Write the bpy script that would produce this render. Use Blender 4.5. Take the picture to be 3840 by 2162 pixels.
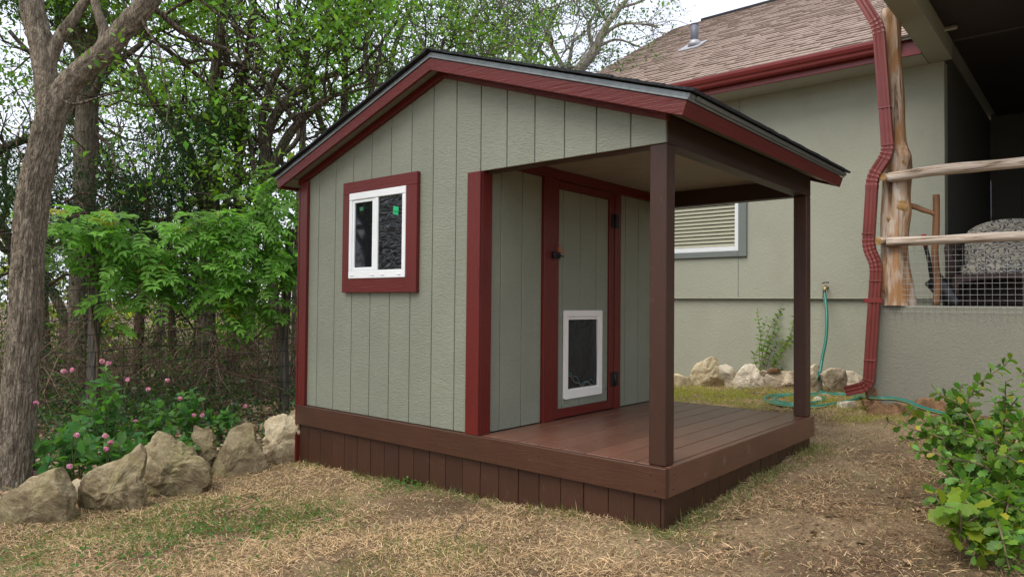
import bpy, bmesh, math, random
import numpy as np
from mathutils import Vector, Matrix, noise as mnoise

# ------------------------------------------------------------------ scene, camera, light
scene = bpy.context.scene
for o in list(bpy.data.objects):
    bpy.data.objects.remove(o)
COL = scene.collection

CAM = np.array([4.6552, -3.0444, 0.7642])
YAW, PITCH, ROLL, FPX = -0.7037, 0.0227, 0.0093, 2642.995
_F = np.array([math.sin(YAW) * math.cos(PITCH), math.cos(YAW) * math.cos(PITCH), math.sin(PITCH)])
_R0 = np.array([math.cos(YAW), -math.sin(YAW), 0.0])
_U0 = np.cross(_R0, _F)
_R = math.cos(ROLL) * _R0 + math.sin(ROLL) * _U0
_U = -math.sin(ROLL) * _R0 + math.cos(ROLL) * _U0
cam_data = bpy.data.cameras.new('camera')
cam = bpy.data.objects.new('camera', cam_data)
COL.objects.link(cam)
m = Matrix.Identity(4)
for i in range(3):
    m[i][0] = _R[i]; m[i][1] = _U[i]; m[i][2] = -_F[i]; m[i][3] = CAM[i]
cam.matrix_world = m
cam_data.sensor_width = 36.0
cam_data.lens = FPX / 3840 * 36.0
cam_data.clip_start = 0.05
cam_data.clip_end = 2000
scene.camera = cam

SUN_DIR = Vector((-0.10, -0.58, 1.0)).normalized()      # towards the sun
world = bpy.data.worlds.new('World')
scene.world = world
world.use_nodes = True
wn = world.node_tree.nodes; wl = world.node_tree.links
wn.clear()
sky = wn.new('ShaderNodeTexSky'); sky.sky_type = 'NISHITA'; sky.sun_disc = False
sky.sun_elevation = math.asin(SUN_DIR.z)
sky.sun_rotation = math.atan2(SUN_DIR.x, SUN_DIR.y)
sky.dust_density = 4.0; sky.air_density = 1.0
cl = wn.new('ShaderNodeTexNoise'); cl.inputs['Scale'].default_value = 2.2; cl.inputs['Detail'].default_value = 6
cr = wn.new('ShaderNodeValToRGB')
cr.color_ramp.elements[0].position = .3; cr.color_ramp.elements[0].color = (6.3, 6.7, 7.9, 1)
cr.color_ramp.elements[1].position = .75; cr.color_ramp.elements[1].color = (7.5, 7.7, 8.3, 1)
mx = wn.new('ShaderNodeMixRGB'); mx.inputs[0].default_value = 0.82
bg = wn.new('ShaderNodeBackground'); bg.inputs['Strength'].default_value = 0.095
wo = wn.new('ShaderNodeOutputWorld')
tc = wn.new('ShaderNodeTexCoord')
wl.new(tc.outputs['Generated'], cl.inputs['Vector'])
wl.new(cl.outputs['Fac'], cr.inputs['Fac'])
wl.new(sky.outputs['Color'], mx.inputs[1]); wl.new(cr.outputs['Color'], mx.inputs[2])
wl.new(mx.outputs['Color'], bg.inputs['Color']); wl.new(bg.outputs['Background'], wo.inputs['Surface'])

sun_d = bpy.data.lights.new('sun', 'SUN')
sun_d.energy = 1.5; sun_d.angle = math.radians(45); sun_d.color = (1.0, 0.93, 0.83)
sun = bpy.data.objects.new('sun', sun_d); COL.objects.link(sun)
sun.rotation_euler = SUN_DIR.to_track_quat('Z', 'Y').to_euler()
sun.location = (0, -5, 12)

scene.view_settings.view_transform = 'Standard'
scene.view_settings.look = 'None'
scene.view_settings.exposure = 1.05
scene.view_settings.gamma = 1.0
scene.render.engine = 'CYCLES'
scene.cycles.max_bounces = 8
scene.cycles.diffuse_bounces = 4
scene.cycles.transparent_max_bounces = 8

RNG = np.random.default_rng(7)
random.seed(7)

# ------------------------------------------------------------------ pixel -> place helpers (2576 x 1450 picture units)
K = 3840 / 2576.0
def ray(u, v):
    return _F + (u * K - 1920) / FPX * _R - (v * K - 1081) / FPX * _U
def on(u, v, ax, val):
    d = ray(u, v); i = 'xyz'.index(ax)
    return CAM + d * (val - CAM[i]) / d[i]
FH = np.array([_F[0], _F[1], 0]); FH /= np.linalg.norm(FH)
def beside(u, v, base):
    """point on the upright plane through base that faces the camera"""
    d = ray(u, v)
    return CAM + d * (np.dot(np.array(base) - CAM, FH) / np.dot(d, FH))
def pxm(p):
    """picture units per metre at p"""
    return FPX / K / np.dot(np.array(p) - CAM, _F)

def gz(x, y):
    x = np.asarray(x, float); y = np.asarray(y, float)
    z = -.44 + .0459 * 20 * np.tanh(x / 20) + .042 * 20 * np.tanh(y / 20)
    z = z + .010 * np.sin(2.1 * x + 1) * np.sin(1.7 * y + .4) + .006 * np.sin(5.3 * x + 2.2 * y) + .004 * np.sin(9.1 * y - 4.7 * x + 1)
    return z
def G(u, v):
    d = ray(u, v); t = 1.0
    lo, hi = 0.3, 120.0
    f = lambda t: (CAM + d * t)[2] - float(gz(*(CAM + d * t)[:2]))
    if f(hi) > 0: hi = 120
    for _ in range(50):
        mid = (lo + hi) / 2
        if f(mid) > 0: lo = mid
        else: hi = mid
    return CAM + d * lo

def vnoise(x, y, seed=0):
    x = np.asarray(x, float); y = np.asarray(y, float)
    xi = np.floor(x).astype(np.int64); yi = np.floor(y).astype(np.int64)
    xf = x - xi; yf = y - yi
    xf = xf * xf * (3 - 2 * xf); yf = yf * yf * (3 - 2 * yf)
    def h(a, b):
        n = (a * 374761393 + b * 668265263 + seed * 1442695041) & 0x7fffffff
        n = ((n ^ (n >> 13)) * 1274126177) & 0x7fffffff
        return ((n ^ (n >> 16)) & 0xffff) / 65535.0
    return (h(xi, yi) * (1 - xf) + h(xi + 1, yi) * xf) * (1 - yf) + (h(xi, yi + 1) * (1 - xf) + h(xi + 1, yi + 1) * xf) * yf
def fnoise(x, y, seed=0):
    return (vnoise(x, y, seed) + .5 * vnoise(x * 2.1, y * 2.1, seed + 5) + .25 * vnoise(x * 4.3, y * 4.3, seed + 9)) / 1.75

# ------------------------------------------------------------------ object helpers
OFF = {}
def props(o, label=None, cat=None, group=None, kind=None):
    if label: o['label'] = label
    if cat: o['category'] = cat
    if group: o['group'] = group
    if kind: o['kind'] = kind
    return o
def thing(name, base, label, cat, group=None):
    o = bpy.data.objects.new(name, None)
    o.empty_display_size = .1
    COL.objects.link(o); o.location = tuple(float(c) for c in base)
    OFF[o.name] = np.array(base, float)
    return props(o, label, cat, group)
def link_mesh(name, me, parent=None, base=None, smooth=False):
    o = bpy.data.objects.new(name, me); COL.objects.link(o)
    if parent is not None:
        o.parent = parent; OFF[o.name] = OFF[parent.name]
    else:
        b = np.zeros(3) if base is None else np.array(base, float)
        o.location = tuple(b); OFF[o.name] = b
    if smooth and len(me.polygons):
        me.polygons.foreach_set('use_smooth', np.ones(len(me.polygons), bool))
    return o
def off_of(parent, base):
    if parent is not None: return OFF[parent.name]
    return np.zeros(3) if base is None else np.array(base, float)
def add(name, verts, faces, mat, parent=None, base=None, smooth=False, bevel=0, col=None):
    v = np.asarray(verts, float) - off_of(parent, base)
    me = bpy.data.meshes.new(name)
    me.from_pydata(v.tolist(), [], [list(f) for f in faces])
    if bevel:
        bm = bmesh.new(); bm.from_mesh(me)
        bmesh.ops.recalc_face_normals(bm, faces=bm.faces)
        ed = [e for e in bm.edges if len(e.link_faces) == 2 and e.calc_face_angle(0) > .5]
        bmesh.ops.bevel(bm, geom=ed, offset=bevel, segments=1, affect='EDGES', profile=.5, clamp_overlap=True)
        bm.to_mesh(me); bm.free()
    me.materials.append(mat)
    o = link_mesh(name, me, parent, base, smooth)
    return o
def add_np(name, v, f, mat, parent=None, base=None, smooth=False, col=None):
    """fast mesh from numpy: f is (M,3) or (M,4); col per vertex"""
    v = (np.asarray(v, float) - off_of(parent, base)).astype(np.float32)
    me = bpy.data.meshes.new(name)
    f = np.asarray(f, np.int32); M, n = f.shape
    me.vertices.add(len(v)); me.vertices.foreach_set('co', v.ravel())
    me.loops.add(M * n); me.loops.foreach_set('vertex_index', f.ravel())
    me.polygons.add(M)
    me.polygons.foreach_set('loop_start', np.arange(0, M * n, n, dtype=np.int32))
    me.update(calc_edges=True)
    if col is not None:
        a = me.attributes.new('Col', 'FLOAT_COLOR', 'POINT')
        c = np.ones((len(v), 4), np.float32); c[:, :3] = col
        a.data.foreach_set('color', c.ravel())
    me.materials.append(mat)
    return link_mesh(name, me, parent, base, smooth)
BOXF = [(0, 3, 2, 1), (4, 5, 6, 7), (0, 1, 5, 4), (1, 2, 6, 5), (2, 3, 7, 6), (3, 0, 4, 7)]
def boxv(x0, x1, y0, y1, z0, z1):
    return [(x0, y0, z0), (x1, y0, z0), (x1, y1, z0), (x0, y1, z0), (x0, y0, z1), (x1, y0, z1), (x1, y1, z1), (x0, y1, z1)]
def box(name, x0, x1, y0, y1, z0, z1, mat, parent=None, bevel=.002, base=None):
    return add(name, boxv(x0, x1, y0, y1, z0, z1), BOXF, mat, parent, base, bevel=bevel)
def prism(name, poly, ax, a0, a1, mat, parent=None, bevel=.002, base=None):
    """poly: 2D points in the two other axes (x,z for ax y; y,z for ax x; x,y for ax z)"""
    def to3(p, a):
        return {'y': (p[0], a, p[1]), 'x': (a, p[0], p[1]), 'z': (p[0], p[1], a)}[ax]
    n = len(poly)
    v = [to3(p, a0) for p in poly] + [to3(p, a1) for p in poly]
    f = [tuple(range(n))[::-1], tuple(range(n, 2 * n))] + [(i, (i + 1) % n, (i + 1) % n + n, i + n) for i in range(n)]
    o = add(name, v, f, mat, parent, base, bevel=bevel)
    if not bevel:
        bm = bmesh.new(); bm.from_mesh(o.data); bmesh.ops.recalc_face_normals(bm, faces=bm.faces); bm.to_mesh(o.data); bm.free()
    return o
def tube_arrays(pts, rad, sides=8, flat=None, closed_ends=True):
    pts = np.asarray(pts, float); n = len(pts)
    rad = np.broadcast_to(np.asarray(rad, float), (n,))
    tan = np.gradient(pts, axis=0)
    tan /= np.linalg.norm(tan, axis=1)[:, None] + 1e-9
    ref = np.array([0, 0, 1.0]) if abs(tan[0][2]) < .9 else np.array([1.0, 0, 0])
    V = []
    a = np.linspace(0, 2 * np.pi, sides, endpoint=False)
    x = np.cross(tan[0], ref); x /= np.linalg.norm(x)
    for i in range(n):
        x = x - tan[i] * np.dot(x, tan[i]); x /= np.linalg.norm(x) + 1e-9
        y = np.cross(tan[i], x)
        V.append(pts[i] + rad[i] * (np.cos(a)[:, None] * x + np.sin(a)[:, None] * y))
    V = np.concatenate(V)
    F = []
    idx = np.arange(sides); nx = (idx + 1) % sides
    for i in range(n - 1):
        F.append(np.stack([i * sides + idx, i * sides + nx, (i + 1) * sides + nx, (i + 1) * sides + idx], 1))
    F = np.concatenate(F)
    if closed_ends and sides == 4:
        F = np.concatenate([F, [[3, 2, 1, 0]], [[(n - 1) * 4 + k for k in range(4)]]])
    return V, F
class Tubes:
    def __init__(s): s.v = []; s.f = []; s.n = 0
    def add(s, pts, rad, sides=6):
        v, f = tube_arrays(pts, rad, sides, closed_ends=False)
        s.v.append(v); s.f.append(f + s.n); s.n += len(v)
    def build(s, name, mat, parent=None, base=None, smooth=True):
        return add_np(name, np.concatenate(s.v), np.concatenate(s.f), mat, parent, base, smooth)
def spline(pts, n=60):
    pts = np.asarray(pts, float); m = len(pts)
    P = np.concatenate([[2 * pts[0] - pts[1]], pts, [2 * pts[-1] - pts[-2]]])
    out = []
    for t in np.linspace(0, m - 1 - 1e-6, n):
        i = int(t); f = t - i
        p0, p1, p2, p3 = P[i], P[i + 1], P[i + 2], P[i + 3]
        out.append(.5 * ((2 * p1) + (-p0 + p2) * f + (2 * p0 - 5 * p1 + 4 * p2 - p3) * f * f + (-p0 + 3 * p1 - 3 * p2 + p3) * f ** 3))
    return np.array(out)
def capped_tube(name, pts, rad, sides, mat, parent=None, base=None, smooth=True):
    v, f = tube_arrays(pts, rad, sides, closed_ends=False)
    faces = [tuple(q) for q in f] + [tuple(range(sides))[::-1], tuple(range(len(v) - sides, len(v)))]
    return add(name, v, faces, mat, parent, base, smooth=smooth)

def scatter(T, TF, pos, d, up, scale):
    """copies of a template (x across, y along, z up) -> verts, faces, index of copy per vertex"""
    T = np.asarray(T, float); TF = np.asarray(TF, np.int64)
    d = d / (np.linalg.norm(d, axis=1)[:, None] + 1e-9)
    x = np.cross(d, up); nx = np.linalg.norm(x, axis=1)[:, None]
    x = np.where(nx < 1e-4, np.array([1.0, 0, 0]), x / (nx + 1e-9))
    z = np.cross(x, d)
    s = np.asarray(scale, float)
    if s.ndim == 1: s = s[:, None]
    if s.shape[1] == 1: s = np.repeat(s, 3, 1)
    V = pos[:, None, :] + (T[None, :, 0:1] * s[:, None, 0:1]) * x[:, None, :] + (T[None, :, 1:2] * s[:, None, 1:2]) * d[:, None, :] + (T[None, :, 2:3] * s[:, None, 2:3]) * z[:, None, :]
    k = len(pos); nv = len(T)
    F = TF[None] + (np.arange(k) * nv)[:, None, None]
    return V.reshape(-1, 3), F.reshape(-1, TF.shape[1]), np.repeat(np.arange(k), nv)
LEAF4 = (np.array([[0, 0, 0], [.5, .45, .07], [0, 1, -.04], [-.5, .45, .07]]), np.array([[0, 1, 2], [0, 2, 3]]))
LEAF8 = (np.array([[0, 0, 0], [.36, .22, .06], [.5, .5, .09], [.3, .8, .04], [0, 1.03, -.1], [-.3, .8, .04], [-.5, .5, .09], [-.36, .22, .06], [0, .5, 0.]]),
         np.array([[0, 1, 8], [1, 2, 8], [2, 3, 8], [3, 4, 8], [4, 5, 8], [5, 6, 8], [6, 7, 8], [7, 0, 8]]))
_ok = [(0, 0), (.10, .14), (.27, .26), (.24, .36), (.43, .50), (.42, .58), (.33, .62), (.42, .78), (.34, .86), (.20, .86), (0, 1.0)]
_okv = [(x, y, .12 * abs(x) - .12 * y * y) for x, y in _ok] + [(-x, y, .12 * abs(x) - .12 * y * y) for x, y in _ok[-2:0:-1]]
_okv.append((0, .5, -.03))
OAK = (np.array(_okv), np.array([[i, (i + 1) % 20, 20] for i in range(20)]))
def rand_dirs(n, rng, flat=0.0):
    v = rng.normal(size=(n, 3)); v[:, 2] *= (1 - flat)
    return v / (np.linalg.norm(v, axis=1)[:, None] + 1e-9)

# ------------------------------------------------------------------ materials
def srgb(r, g, b):
    f = lambda c: (c / 255 / 12.92) if c / 255 <= .04045 else ((c / 255 + .055) / 1.055) ** 2.4
    return (f(r), f(g), f(b))
def new_mat(name):
    m = bpy.data.materials.new(name); m.use_nodes = True
    nt = m.node_tree; nt.nodes.clear()
    out = nt.nodes.new('ShaderNodeOutputMaterial'); p = nt.nodes.new('ShaderNodeBsdfPrincipled')
    nt.links.new(p.outputs[0], out.inputs['Surface'])
    return m, nt, p, out
def coords(nt, stretch=(1, 1, 1), rot=(0, 0, 0)):
    t = nt.nodes.new('ShaderNodeTexCoord'); mp = nt.nodes.new('ShaderNodeMapping')
    mp.inputs['Scale'].default_value = stretch; mp.inputs['Rotation'].default_value = rot
    nt.links.new(t.outputs['Object'], mp.inputs['Vector'])
    return mp.outputs['Vector']
def tex_noise(nt, vec, scale, detail=5, rough=.55, dist=0):
    n = nt.nodes.new('ShaderNodeTexNoise'); n.inputs['Scale'].default_value = scale
    n.inputs['Detail'].default_value = detail; n.inputs['Roughness'].default_value = rough; n.inputs['Distortion'].default_value = dist
    nt.links.new(vec, n.inputs['Vector']); return n.outputs['Fac']
def ramp(nt, fac, stops):
    r = nt.nodes.new('ShaderNodeValToRGB'); e = r.color_ramp.elements
    while len(e) > 1: e.remove(e[0])
    for i, (p, c) in enumerate(stops):
        el = e[0] if i == 0 else e.new(p)
        el.position = p; el.color = (*c, 1) if len(c) == 3 else c
    nt.links.new(fac, r.inputs['Fac']); return r.outputs['Color']
def bump(nt, fac, p, strength, dist=.01, prev=None):
    b = nt.nodes.new('ShaderNodeBump'); b.inputs['Strength'].default_value = strength; b.inputs['Distance'].default_value = dist
    nt.links.new(fac, b.inputs['Height'])
    if prev is not None: nt.links.new(prev, b.inputs['Normal'])
    nt.links.new(b.outputs['Normal'], p.inputs['Normal']); return b.outputs['Normal']
def mixc(nt, fac, a, b, mode='MIX'):
    n = nt.nodes.new('ShaderNodeMixRGB'); n.blend_type = mode
    for i, x in ((0, fac), (1, a), (2, b)):
        if hasattr(x, 'is_linked') or hasattr(x, 'links'): nt.links.new(x, n.inputs[i])
        else: n.inputs[i].default_value = x if i == 0 else ((*x, 1) if len(x) == 3 else x)
    return n.outputs[0]
def scale_c(c, k): return tuple(min(1, x * k) for x in c)
def painted(name, c, rough=.5, grain=(60, 60, 4), gstr=.35, var=.10, spec=.4, fine=160, blot=2.5, rnd=.05, dust_and_glints=None):
    """paint on wood: grain relief, faint blotches and a slight change from board to board"""
    m, nt, p, _ = new_mat(name)
    v = coords(nt, grain); w = coords(nt)
    g = tex_noise(nt, v, 1.0, 7, .62, .6)
    b = tex_noise(nt, w, blot, 5)
    base = ramp(nt, b, [(.3, scale_c(c, 1 - var)), (.7, scale_c(c, 1 + var))])
    base = mixc(nt, .25, base, ramp(nt, g, [(.35, scale_c(c, .72)), (.65, scale_c(c, 1.12))]))
    oi = nt.nodes.new('ShaderNodeObjectInfo')
    base = mixc(nt, 1.0, base, ramp(nt, oi.outputs['Random'], [(0, (1 - rnd,) * 3), (1, (1 + rnd,) * 3)]), 'MULTIPLY')
    if dust_and_glints:  # pale specks: dust and scuffs on brown paint, painted gloss glints on siding
        dz = tex_noise(nt, w, dust_and_glints[1], 8, .75, .4)
        base = mixc(nt, ramp(nt, dz, [(dust_and_glints[2], (0, 0, 0)), (dust_and_glints[2] + .1, (dust_and_glints[0],) * 3)]), base, dust_and_glints[3])
    nt.links.new(base, p.inputs['Base Color'])
    p.inputs['Roughness'].default_value = rough; p.inputs['Specular IOR Level'].default_value = spec
    n1 = bump(nt, g, p, gstr, .006)
    f = tex_noise(nt, w, fine, 3)
    bump(nt, f, p, gstr * .5, .003, n1)
    return m
def plain(name, c, rough=.5, metal=0, spec=.5, var=.08, scale=8, bstr=0, bscale=60):
    m, nt, p, _ = new_mat(name)
    w = coords(nt)
    b = tex_noise(nt, w, scale, 5)
    nt.links.new(ramp(nt, b, [(.3, scale_c(c, 1 - var)), (.7, scale_c(c, 1 + var))]), p.inputs['Base Color'])
    p.inputs['Roughness'].default_value = rough; p.inputs['Metallic'].default_value = metal
    p.inputs['Specular IOR Level'].default_value = spec
    if bstr: bump(nt, tex_noise(nt, w, bscale, 4), p, bstr, .005)
    return m
def stucco(name, c, grime=None):
    m, nt, p, _ = new_mat(name)
    w = coords(nt)
    b = tex_noise(nt, w, 1.3, 6)
    base = ramp(nt, b, [(.25, scale_c(c, .93)), (.75, scale_c(c, 1.06))])
    f = tex_noise(nt, w, 90, 3, .6, .8)
    base = mixc(nt, .18, base, ramp(nt, f, [(.3, scale_c(c, .7)), (.7, scale_c(c, 1.15))]))
    if grime:
        gs = tex_noise(nt, coords(nt, (1.2, 1.2, .5)), 2.0, 6)
        msk = ramp(nt, gs, [(.52, (0, 0, 0)), (.8, (.45, .45, .45))])
        base = mixc(nt, msk, base, grime)
    nt.links.new(base, p.inputs['Base Color']); p.inputs['Roughness'].default_value = .9
    p.inputs['Specular IOR Level'].default_value = .2
    n1 = bump(nt, tex_noise(nt, w, 45, 5, .65, 1.2), p, .9, .008)
    bump(nt, f, p, .4, .003, n1)
    return m
def leafy(name, trans=.45, gloss=.25, rough=.45):
    """leaf colour comes from each leaf's own tint"""
    m, nt, p, out = new_mat(name)
    a = nt.nodes.new('ShaderNodeAttribute'); a.attribute_name = 'Col'
    nt.links.new(a.outputs['Color'], p.inputs['Base Color'])
    p.inputs['Roughness'].default_value = rough; p.inputs['Specular IOR Level'].default_value = gloss
    t = nt.nodes.new('ShaderNodeBsdfTranslucent')
    c2 = mixc(nt, 1.0, a.outputs['Color'], (1.35, 1.5, .55), 'MULTIPLY')
    nt.links.new(c2, t.inputs['Color'])
    mx = nt.nodes.new('ShaderNodeMixShader'); mx.inputs[0].default_value = trans
    nt.links.new(p.outputs[0], mx.inputs[1]); nt.links.new(t.outputs[0], mx.inputs[2])
    nt.links.new(mx.outputs[0], out.inputs['Surface'])
    return m
def bark(name, c1, c2, c3, stretch=(1, 1, .22), sc=26, strength=.9, moss=0, crk=.5):
    m, nt, p, _ = new_mat(name)
    v = coords(nt, stretch)
    vo = nt.nodes.new('ShaderNodeTexVoronoi'); vo.feature = 'DISTANCE_TO_EDGE'; vo.inputs['Scale'].default_value = sc
    nz = nt.nodes.new('ShaderNodeTexNoise'); nz.inputs['Scale'].default_value = 6; nz.inputs['Detail'].default_value = 5
    nt.links.new(v, nz.inputs['Vector'])
    vv = mixc(nt, .12, v, nz.outputs['Color'], 'ADD')
    nt.links.new(vv, vo.inputs['Vector'])
    d = vo.outputs['Distance']
    n = tex_noise(nt, v, 30, 6, .65)
    base = ramp(nt, n, [(.28, c1), (.5, c2), (.75, c3)])
    crack = ramp(nt, d, [(0, (.25, .25, .25)), (.16, (1, 1, 1))])
    base = mixc(nt, crk, base, crack, 'MULTIPLY')
    if moss:
        mm = ramp(nt, tex_noise(nt, coords(nt), 2.5, 4), [(.5, (0, 0, 0)), (.7, (moss,) * 3)])
        base = mixc(nt, mm, base, (.13, .15, .07))
    nt.links.new(base, p.inputs['Base Color']); p.inputs['Roughness'].default_value = .95; p.inputs['Specular IOR Level'].default_value = .1
    n1 = bump(nt, ramp(nt, d, [(0, (0, 0, 0)), (.2, (1, 1, 1))]), p, strength, .02)
    bump(nt, n, p, .6, .008, n1)
    return m

M = {}
SAGE = (.222, .236, .180); RED = srgb(92, 20, 14); BROWN = srgb(70, 44, 32)
M['sage'] = painted('sage_siding_paint', SAGE, .40, (30, 30, 105), .8, .08, .45, 190, 3, .04, (.35, 110, .66, (.55, .56, .48)))  # last argument paints small gloss glints into the siding colour
M['sage_back'] = painted('sage_groove_paint', scale_c(SAGE, .8), .6, (70, 70, 5), .2)
M['soffit_sage'] = painted('sage_soffit_paint', scale_c(SAGE, .9), .55, (30, 30, 30), .3)
M['sage_ceiling'] = painted('porch_ceiling_paint', srgb(140, 132, 118), .6, (8, 8, 8), .2, .10)
M['red'] = painted('barn_red_paint', RED, .42, (70, 70, 6), .6, .10, .45)
M['red_h'] = painted('barn_red_paint_across', RED, .42, (6, 6, 75), .7, .10, .45)
M['red_y'] = painted('barn_red_paint_along', RED, .42, (70, 6, 70), .6, .10, .45)
M['brown'] = painted('brown_deck_paint', BROWN, .38, (5, 60, 60), .35, .14, .4, 120, 4, .05, (.30, 14, .62, (.20, .15, .12)))
M['brown_v'] = painted('brown_skirt_paint', scale_c(BROWN, .85), .45, (60, 60, 5), .35, .14, .4, 160, 2.5, .12, (.35, 12, .6, (.19, .14, .11)))
M['brown_y'] = painted('brown_deck_paint_along', srgb(102, 70, 56), .33, (55, 4, 55), .35, .16, .45, 90, 6, .12, (.5, 9, .60, (.30, .24, .20)))
M['beam'] = painted('dark_brown_beam_paint', scale_c(BROWN, .62), .5, (40, 5, 60), .3, .12)
M['galv'] = plain('galvanised_metal', (.24, .26, .26), .45, .75, .5, .15, 30, .15, 40)
M['shingle_dark'] = plain('dark_shingle', (.035, .038, .042), .95, 0, .1, .35, 60, .8, 220)
M['white'] = plain('white_vinyl', (.76, .79, .80), .35, 0, .5, .03)
M['cream'] = plain('cream_plastic', (.80, .77, .72), .4, 0, .5, .04)
M['black'] = plain('black_metal', (.012, .012, .014), .45, .3, .5, .2)
M['dark_room'] = plain('dark_interior', (.02, .02, .02), .9)  # near black: the lack of light inside is put into the colour
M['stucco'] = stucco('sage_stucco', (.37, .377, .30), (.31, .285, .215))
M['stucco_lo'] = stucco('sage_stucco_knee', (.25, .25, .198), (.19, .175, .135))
M['stucco_trim'] = stucco('grey_stucco_trim', srgb(120, 126, 122))
M['soffit'] = plain('soffit_paint', (.42, .42, .36), .8, 0, .2, .05, 3)
M['gutter'] = plain('red_aluminium', srgb(122, 48, 46), .34, .1, .5, .08, 5)
M['downspout'] = plain('red_downspout_aluminium', srgb(116, 52, 47), .36, .1, .5, .10, 6)
M['vent'] = plain('grey_vent_pipe', srgb(95, 100, 112), .5)
M['lead'] = plain('vent_flashing', srgb(165, 165, 170), .5, .4)
M['dirt_post'] = None

def ground_mat():
    m, nt, p, _ = new_mat('dry_yard_ground')
    w = coords(nt)
    a = tex_noise(nt, w, 1.1, 8, .6)
    base = ramp(nt, a, [(.3, (.09, .060, .038)), (.46, (.18, .128, .078)), (.6, (.30, .22, .13)), (.75, (.38, .295, .18))])
    f = tex_noise(nt, w, 70, 6, .7)
    base = mixc(nt, .75, base, ramp(nt, f, [(.3, (.25, .22, .2)), (.55, (1.0, 1.0, 1.0)), (.75, (1.5, 1.45, 1.35))]), 'MULTIPLY')
    # woodland litter beyond the fence: an attribute marks it
    at = nt.nodes.new('ShaderNodeAttribute'); at.attribute_name = 'wood'
    l = tex_noise(nt, w, 9, 8, .7)
    lit = ramp(nt, l, [(.32, (.05, .032, .022)), (.5, (.17, .12, .085)), (.62, (.26, .21, .16)), (.74, (.42, .39, .33))])
    base = mixc(nt, at.outputs['Fac'], base, lit)
    nt.links.new(base, p.inputs['Base Color'])
    p.inputs['Roughness'].default_value = .97; p.inputs['Specular IOR Level'].default_value = .1
    n1 = bump(nt, f, p, .9, .012); bump(nt, tex_noise(nt, w, 16, 5), p, .5, .03, n1)
    return m
M['ground'] = ground_mat()
M['straw'] = leafy('straw_blades', .12, .15, .7)
M['leaf'] = leafy('tree_leaves', .42, .30, .42)
M['leaf_soft'] = leafy('soft_leaves', .45, .25, .5)
M['needle'] = leafy('juniper_sprays', .25, .15, .6)
M['dry_leaf'] = leafy('dry_leaves', .2, .2, .6)
M['petal'] = leafy('pink_petals', .3, .15, .6)
M['bark_oak'] = bark('oak_bark', (.075, .062, .047), (.215, .18, .135), (.39, .335, .26), (1, 1, .25), 60, .5, 0, .35)
M['bark_dark'] = bark('dark_bark', (.06, .048, .036), (.15, .12, .092), (.28, .235, .185), (1, 1, .2), 28, .9, .4)
M['bark_red'] = bark('juniper_bark', (.07, .04, .03), (.16, .095, .068), (.26, .18, .14), (1, 1, .08), 30, .7)
M['bark_pale'] = bark('pale_bark', (.17, .15, .12), (.30, .27, .23), (.42, .39, .34), (1, 1, .3), 16, .5)
M['twig'] = plain('bare_twigs', (.17, .12, .085), .9, 0, .1, .4, 12)
M['stem_green'] = plain('green_stems', (.10, .15, .05), .6, 0, .3, .2, 12)
M['stem_brown'] = plain('woody_stems', (.14, .10, .065), .8, 0, .2, .3, 12)
def stone(name, c, c2, moss=.0, stain=.4, b=.7):
    m, nt, p, _ = new_mat(name)
    w = coords(nt)
    n = tex_noise(nt, w, 8, 12, .72, .3)
    base = ramp(nt, n, [(.30, scale_c(c2, .5)), (.45, c2), (.6, c), (.78, scale_c(c, 1.25))])
    s = tex_noise(nt, w, 2.3, 5)
    base = mixc(nt, ramp(nt, s, [(.5, (0, 0, 0)), (.72, (stain,) * 3)]), base, (.075, .065, .045))
    if moss:
        g = tex_noise(nt, w, 3.1, 4, .5, .3)
        base = mixc(nt, ramp(nt, g, [(.48, (0, 0, 0)), (.66, (moss,) * 3)]), base, (.26, .26, .085))
    f = tex_noise(nt, w, 60, 5, .7)
    base = mixc(nt, .35, base, ramp(nt, f, [(.3, (.55, .55, .55)), (.7, (1.3, 1.3, 1.3))]), 'MULTIPLY')
    oi = nt.nodes.new('ShaderNodeObjectInfo')
    base = mixc(nt, 1.0, base, ramp(nt, oi.outputs['Random'], [(0, (.88,) * 3), (1, (1.1,) * 3)]), 'MULTIPLY')
    nt.links.new(base, p.inputs['Base Color']); p.inputs['Roughness'].default_value = .92; p.inputs['Specular IOR Level'].default_value = .15
    n1 = bump(nt, n, p, b, .03); n2 = bump(nt, f, p, .6, .008, n1)
    vo = nt.nodes.new('ShaderNodeTexVoronoi'); vo.inputs['Scale'].default_value = 22
    nt.links.new(w, vo.inputs['Vector'])
    bump(nt, ramp(nt, vo.outputs['Distance'], [(.0, (0, 0, 0)), (.25, (1, 1, 1))]), p, .25, .012, n2)
    return m
M['lime_brown'] = stone('brown_weathered_limestone', (.37, .31, .195), (.225, .178, .105), .4, .45, 1.0)
M['lime_moss'] = stone('mossy_limestone', (.40, .345, .21), (.24, .19, .11), .6, .4, 1.0)
M['lime_pale'] = stone('pale_limestone', (.66, .57, .40), (.54, .44, .28), .25, .1, .5)
M['lime_white'] = stone('white_limestone', (.72, .66, .54), (.54, .47, .36), 0, .12, .6)
M['sandstone'] = stone('tan_sandstone', (.36, .22, .12), (.24, .14, .075), .1, .3)
M['greystone'] = stone('grey_tan_stone', (.58, .50, .38), (.42, .34, .24), 0, .15)
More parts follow.
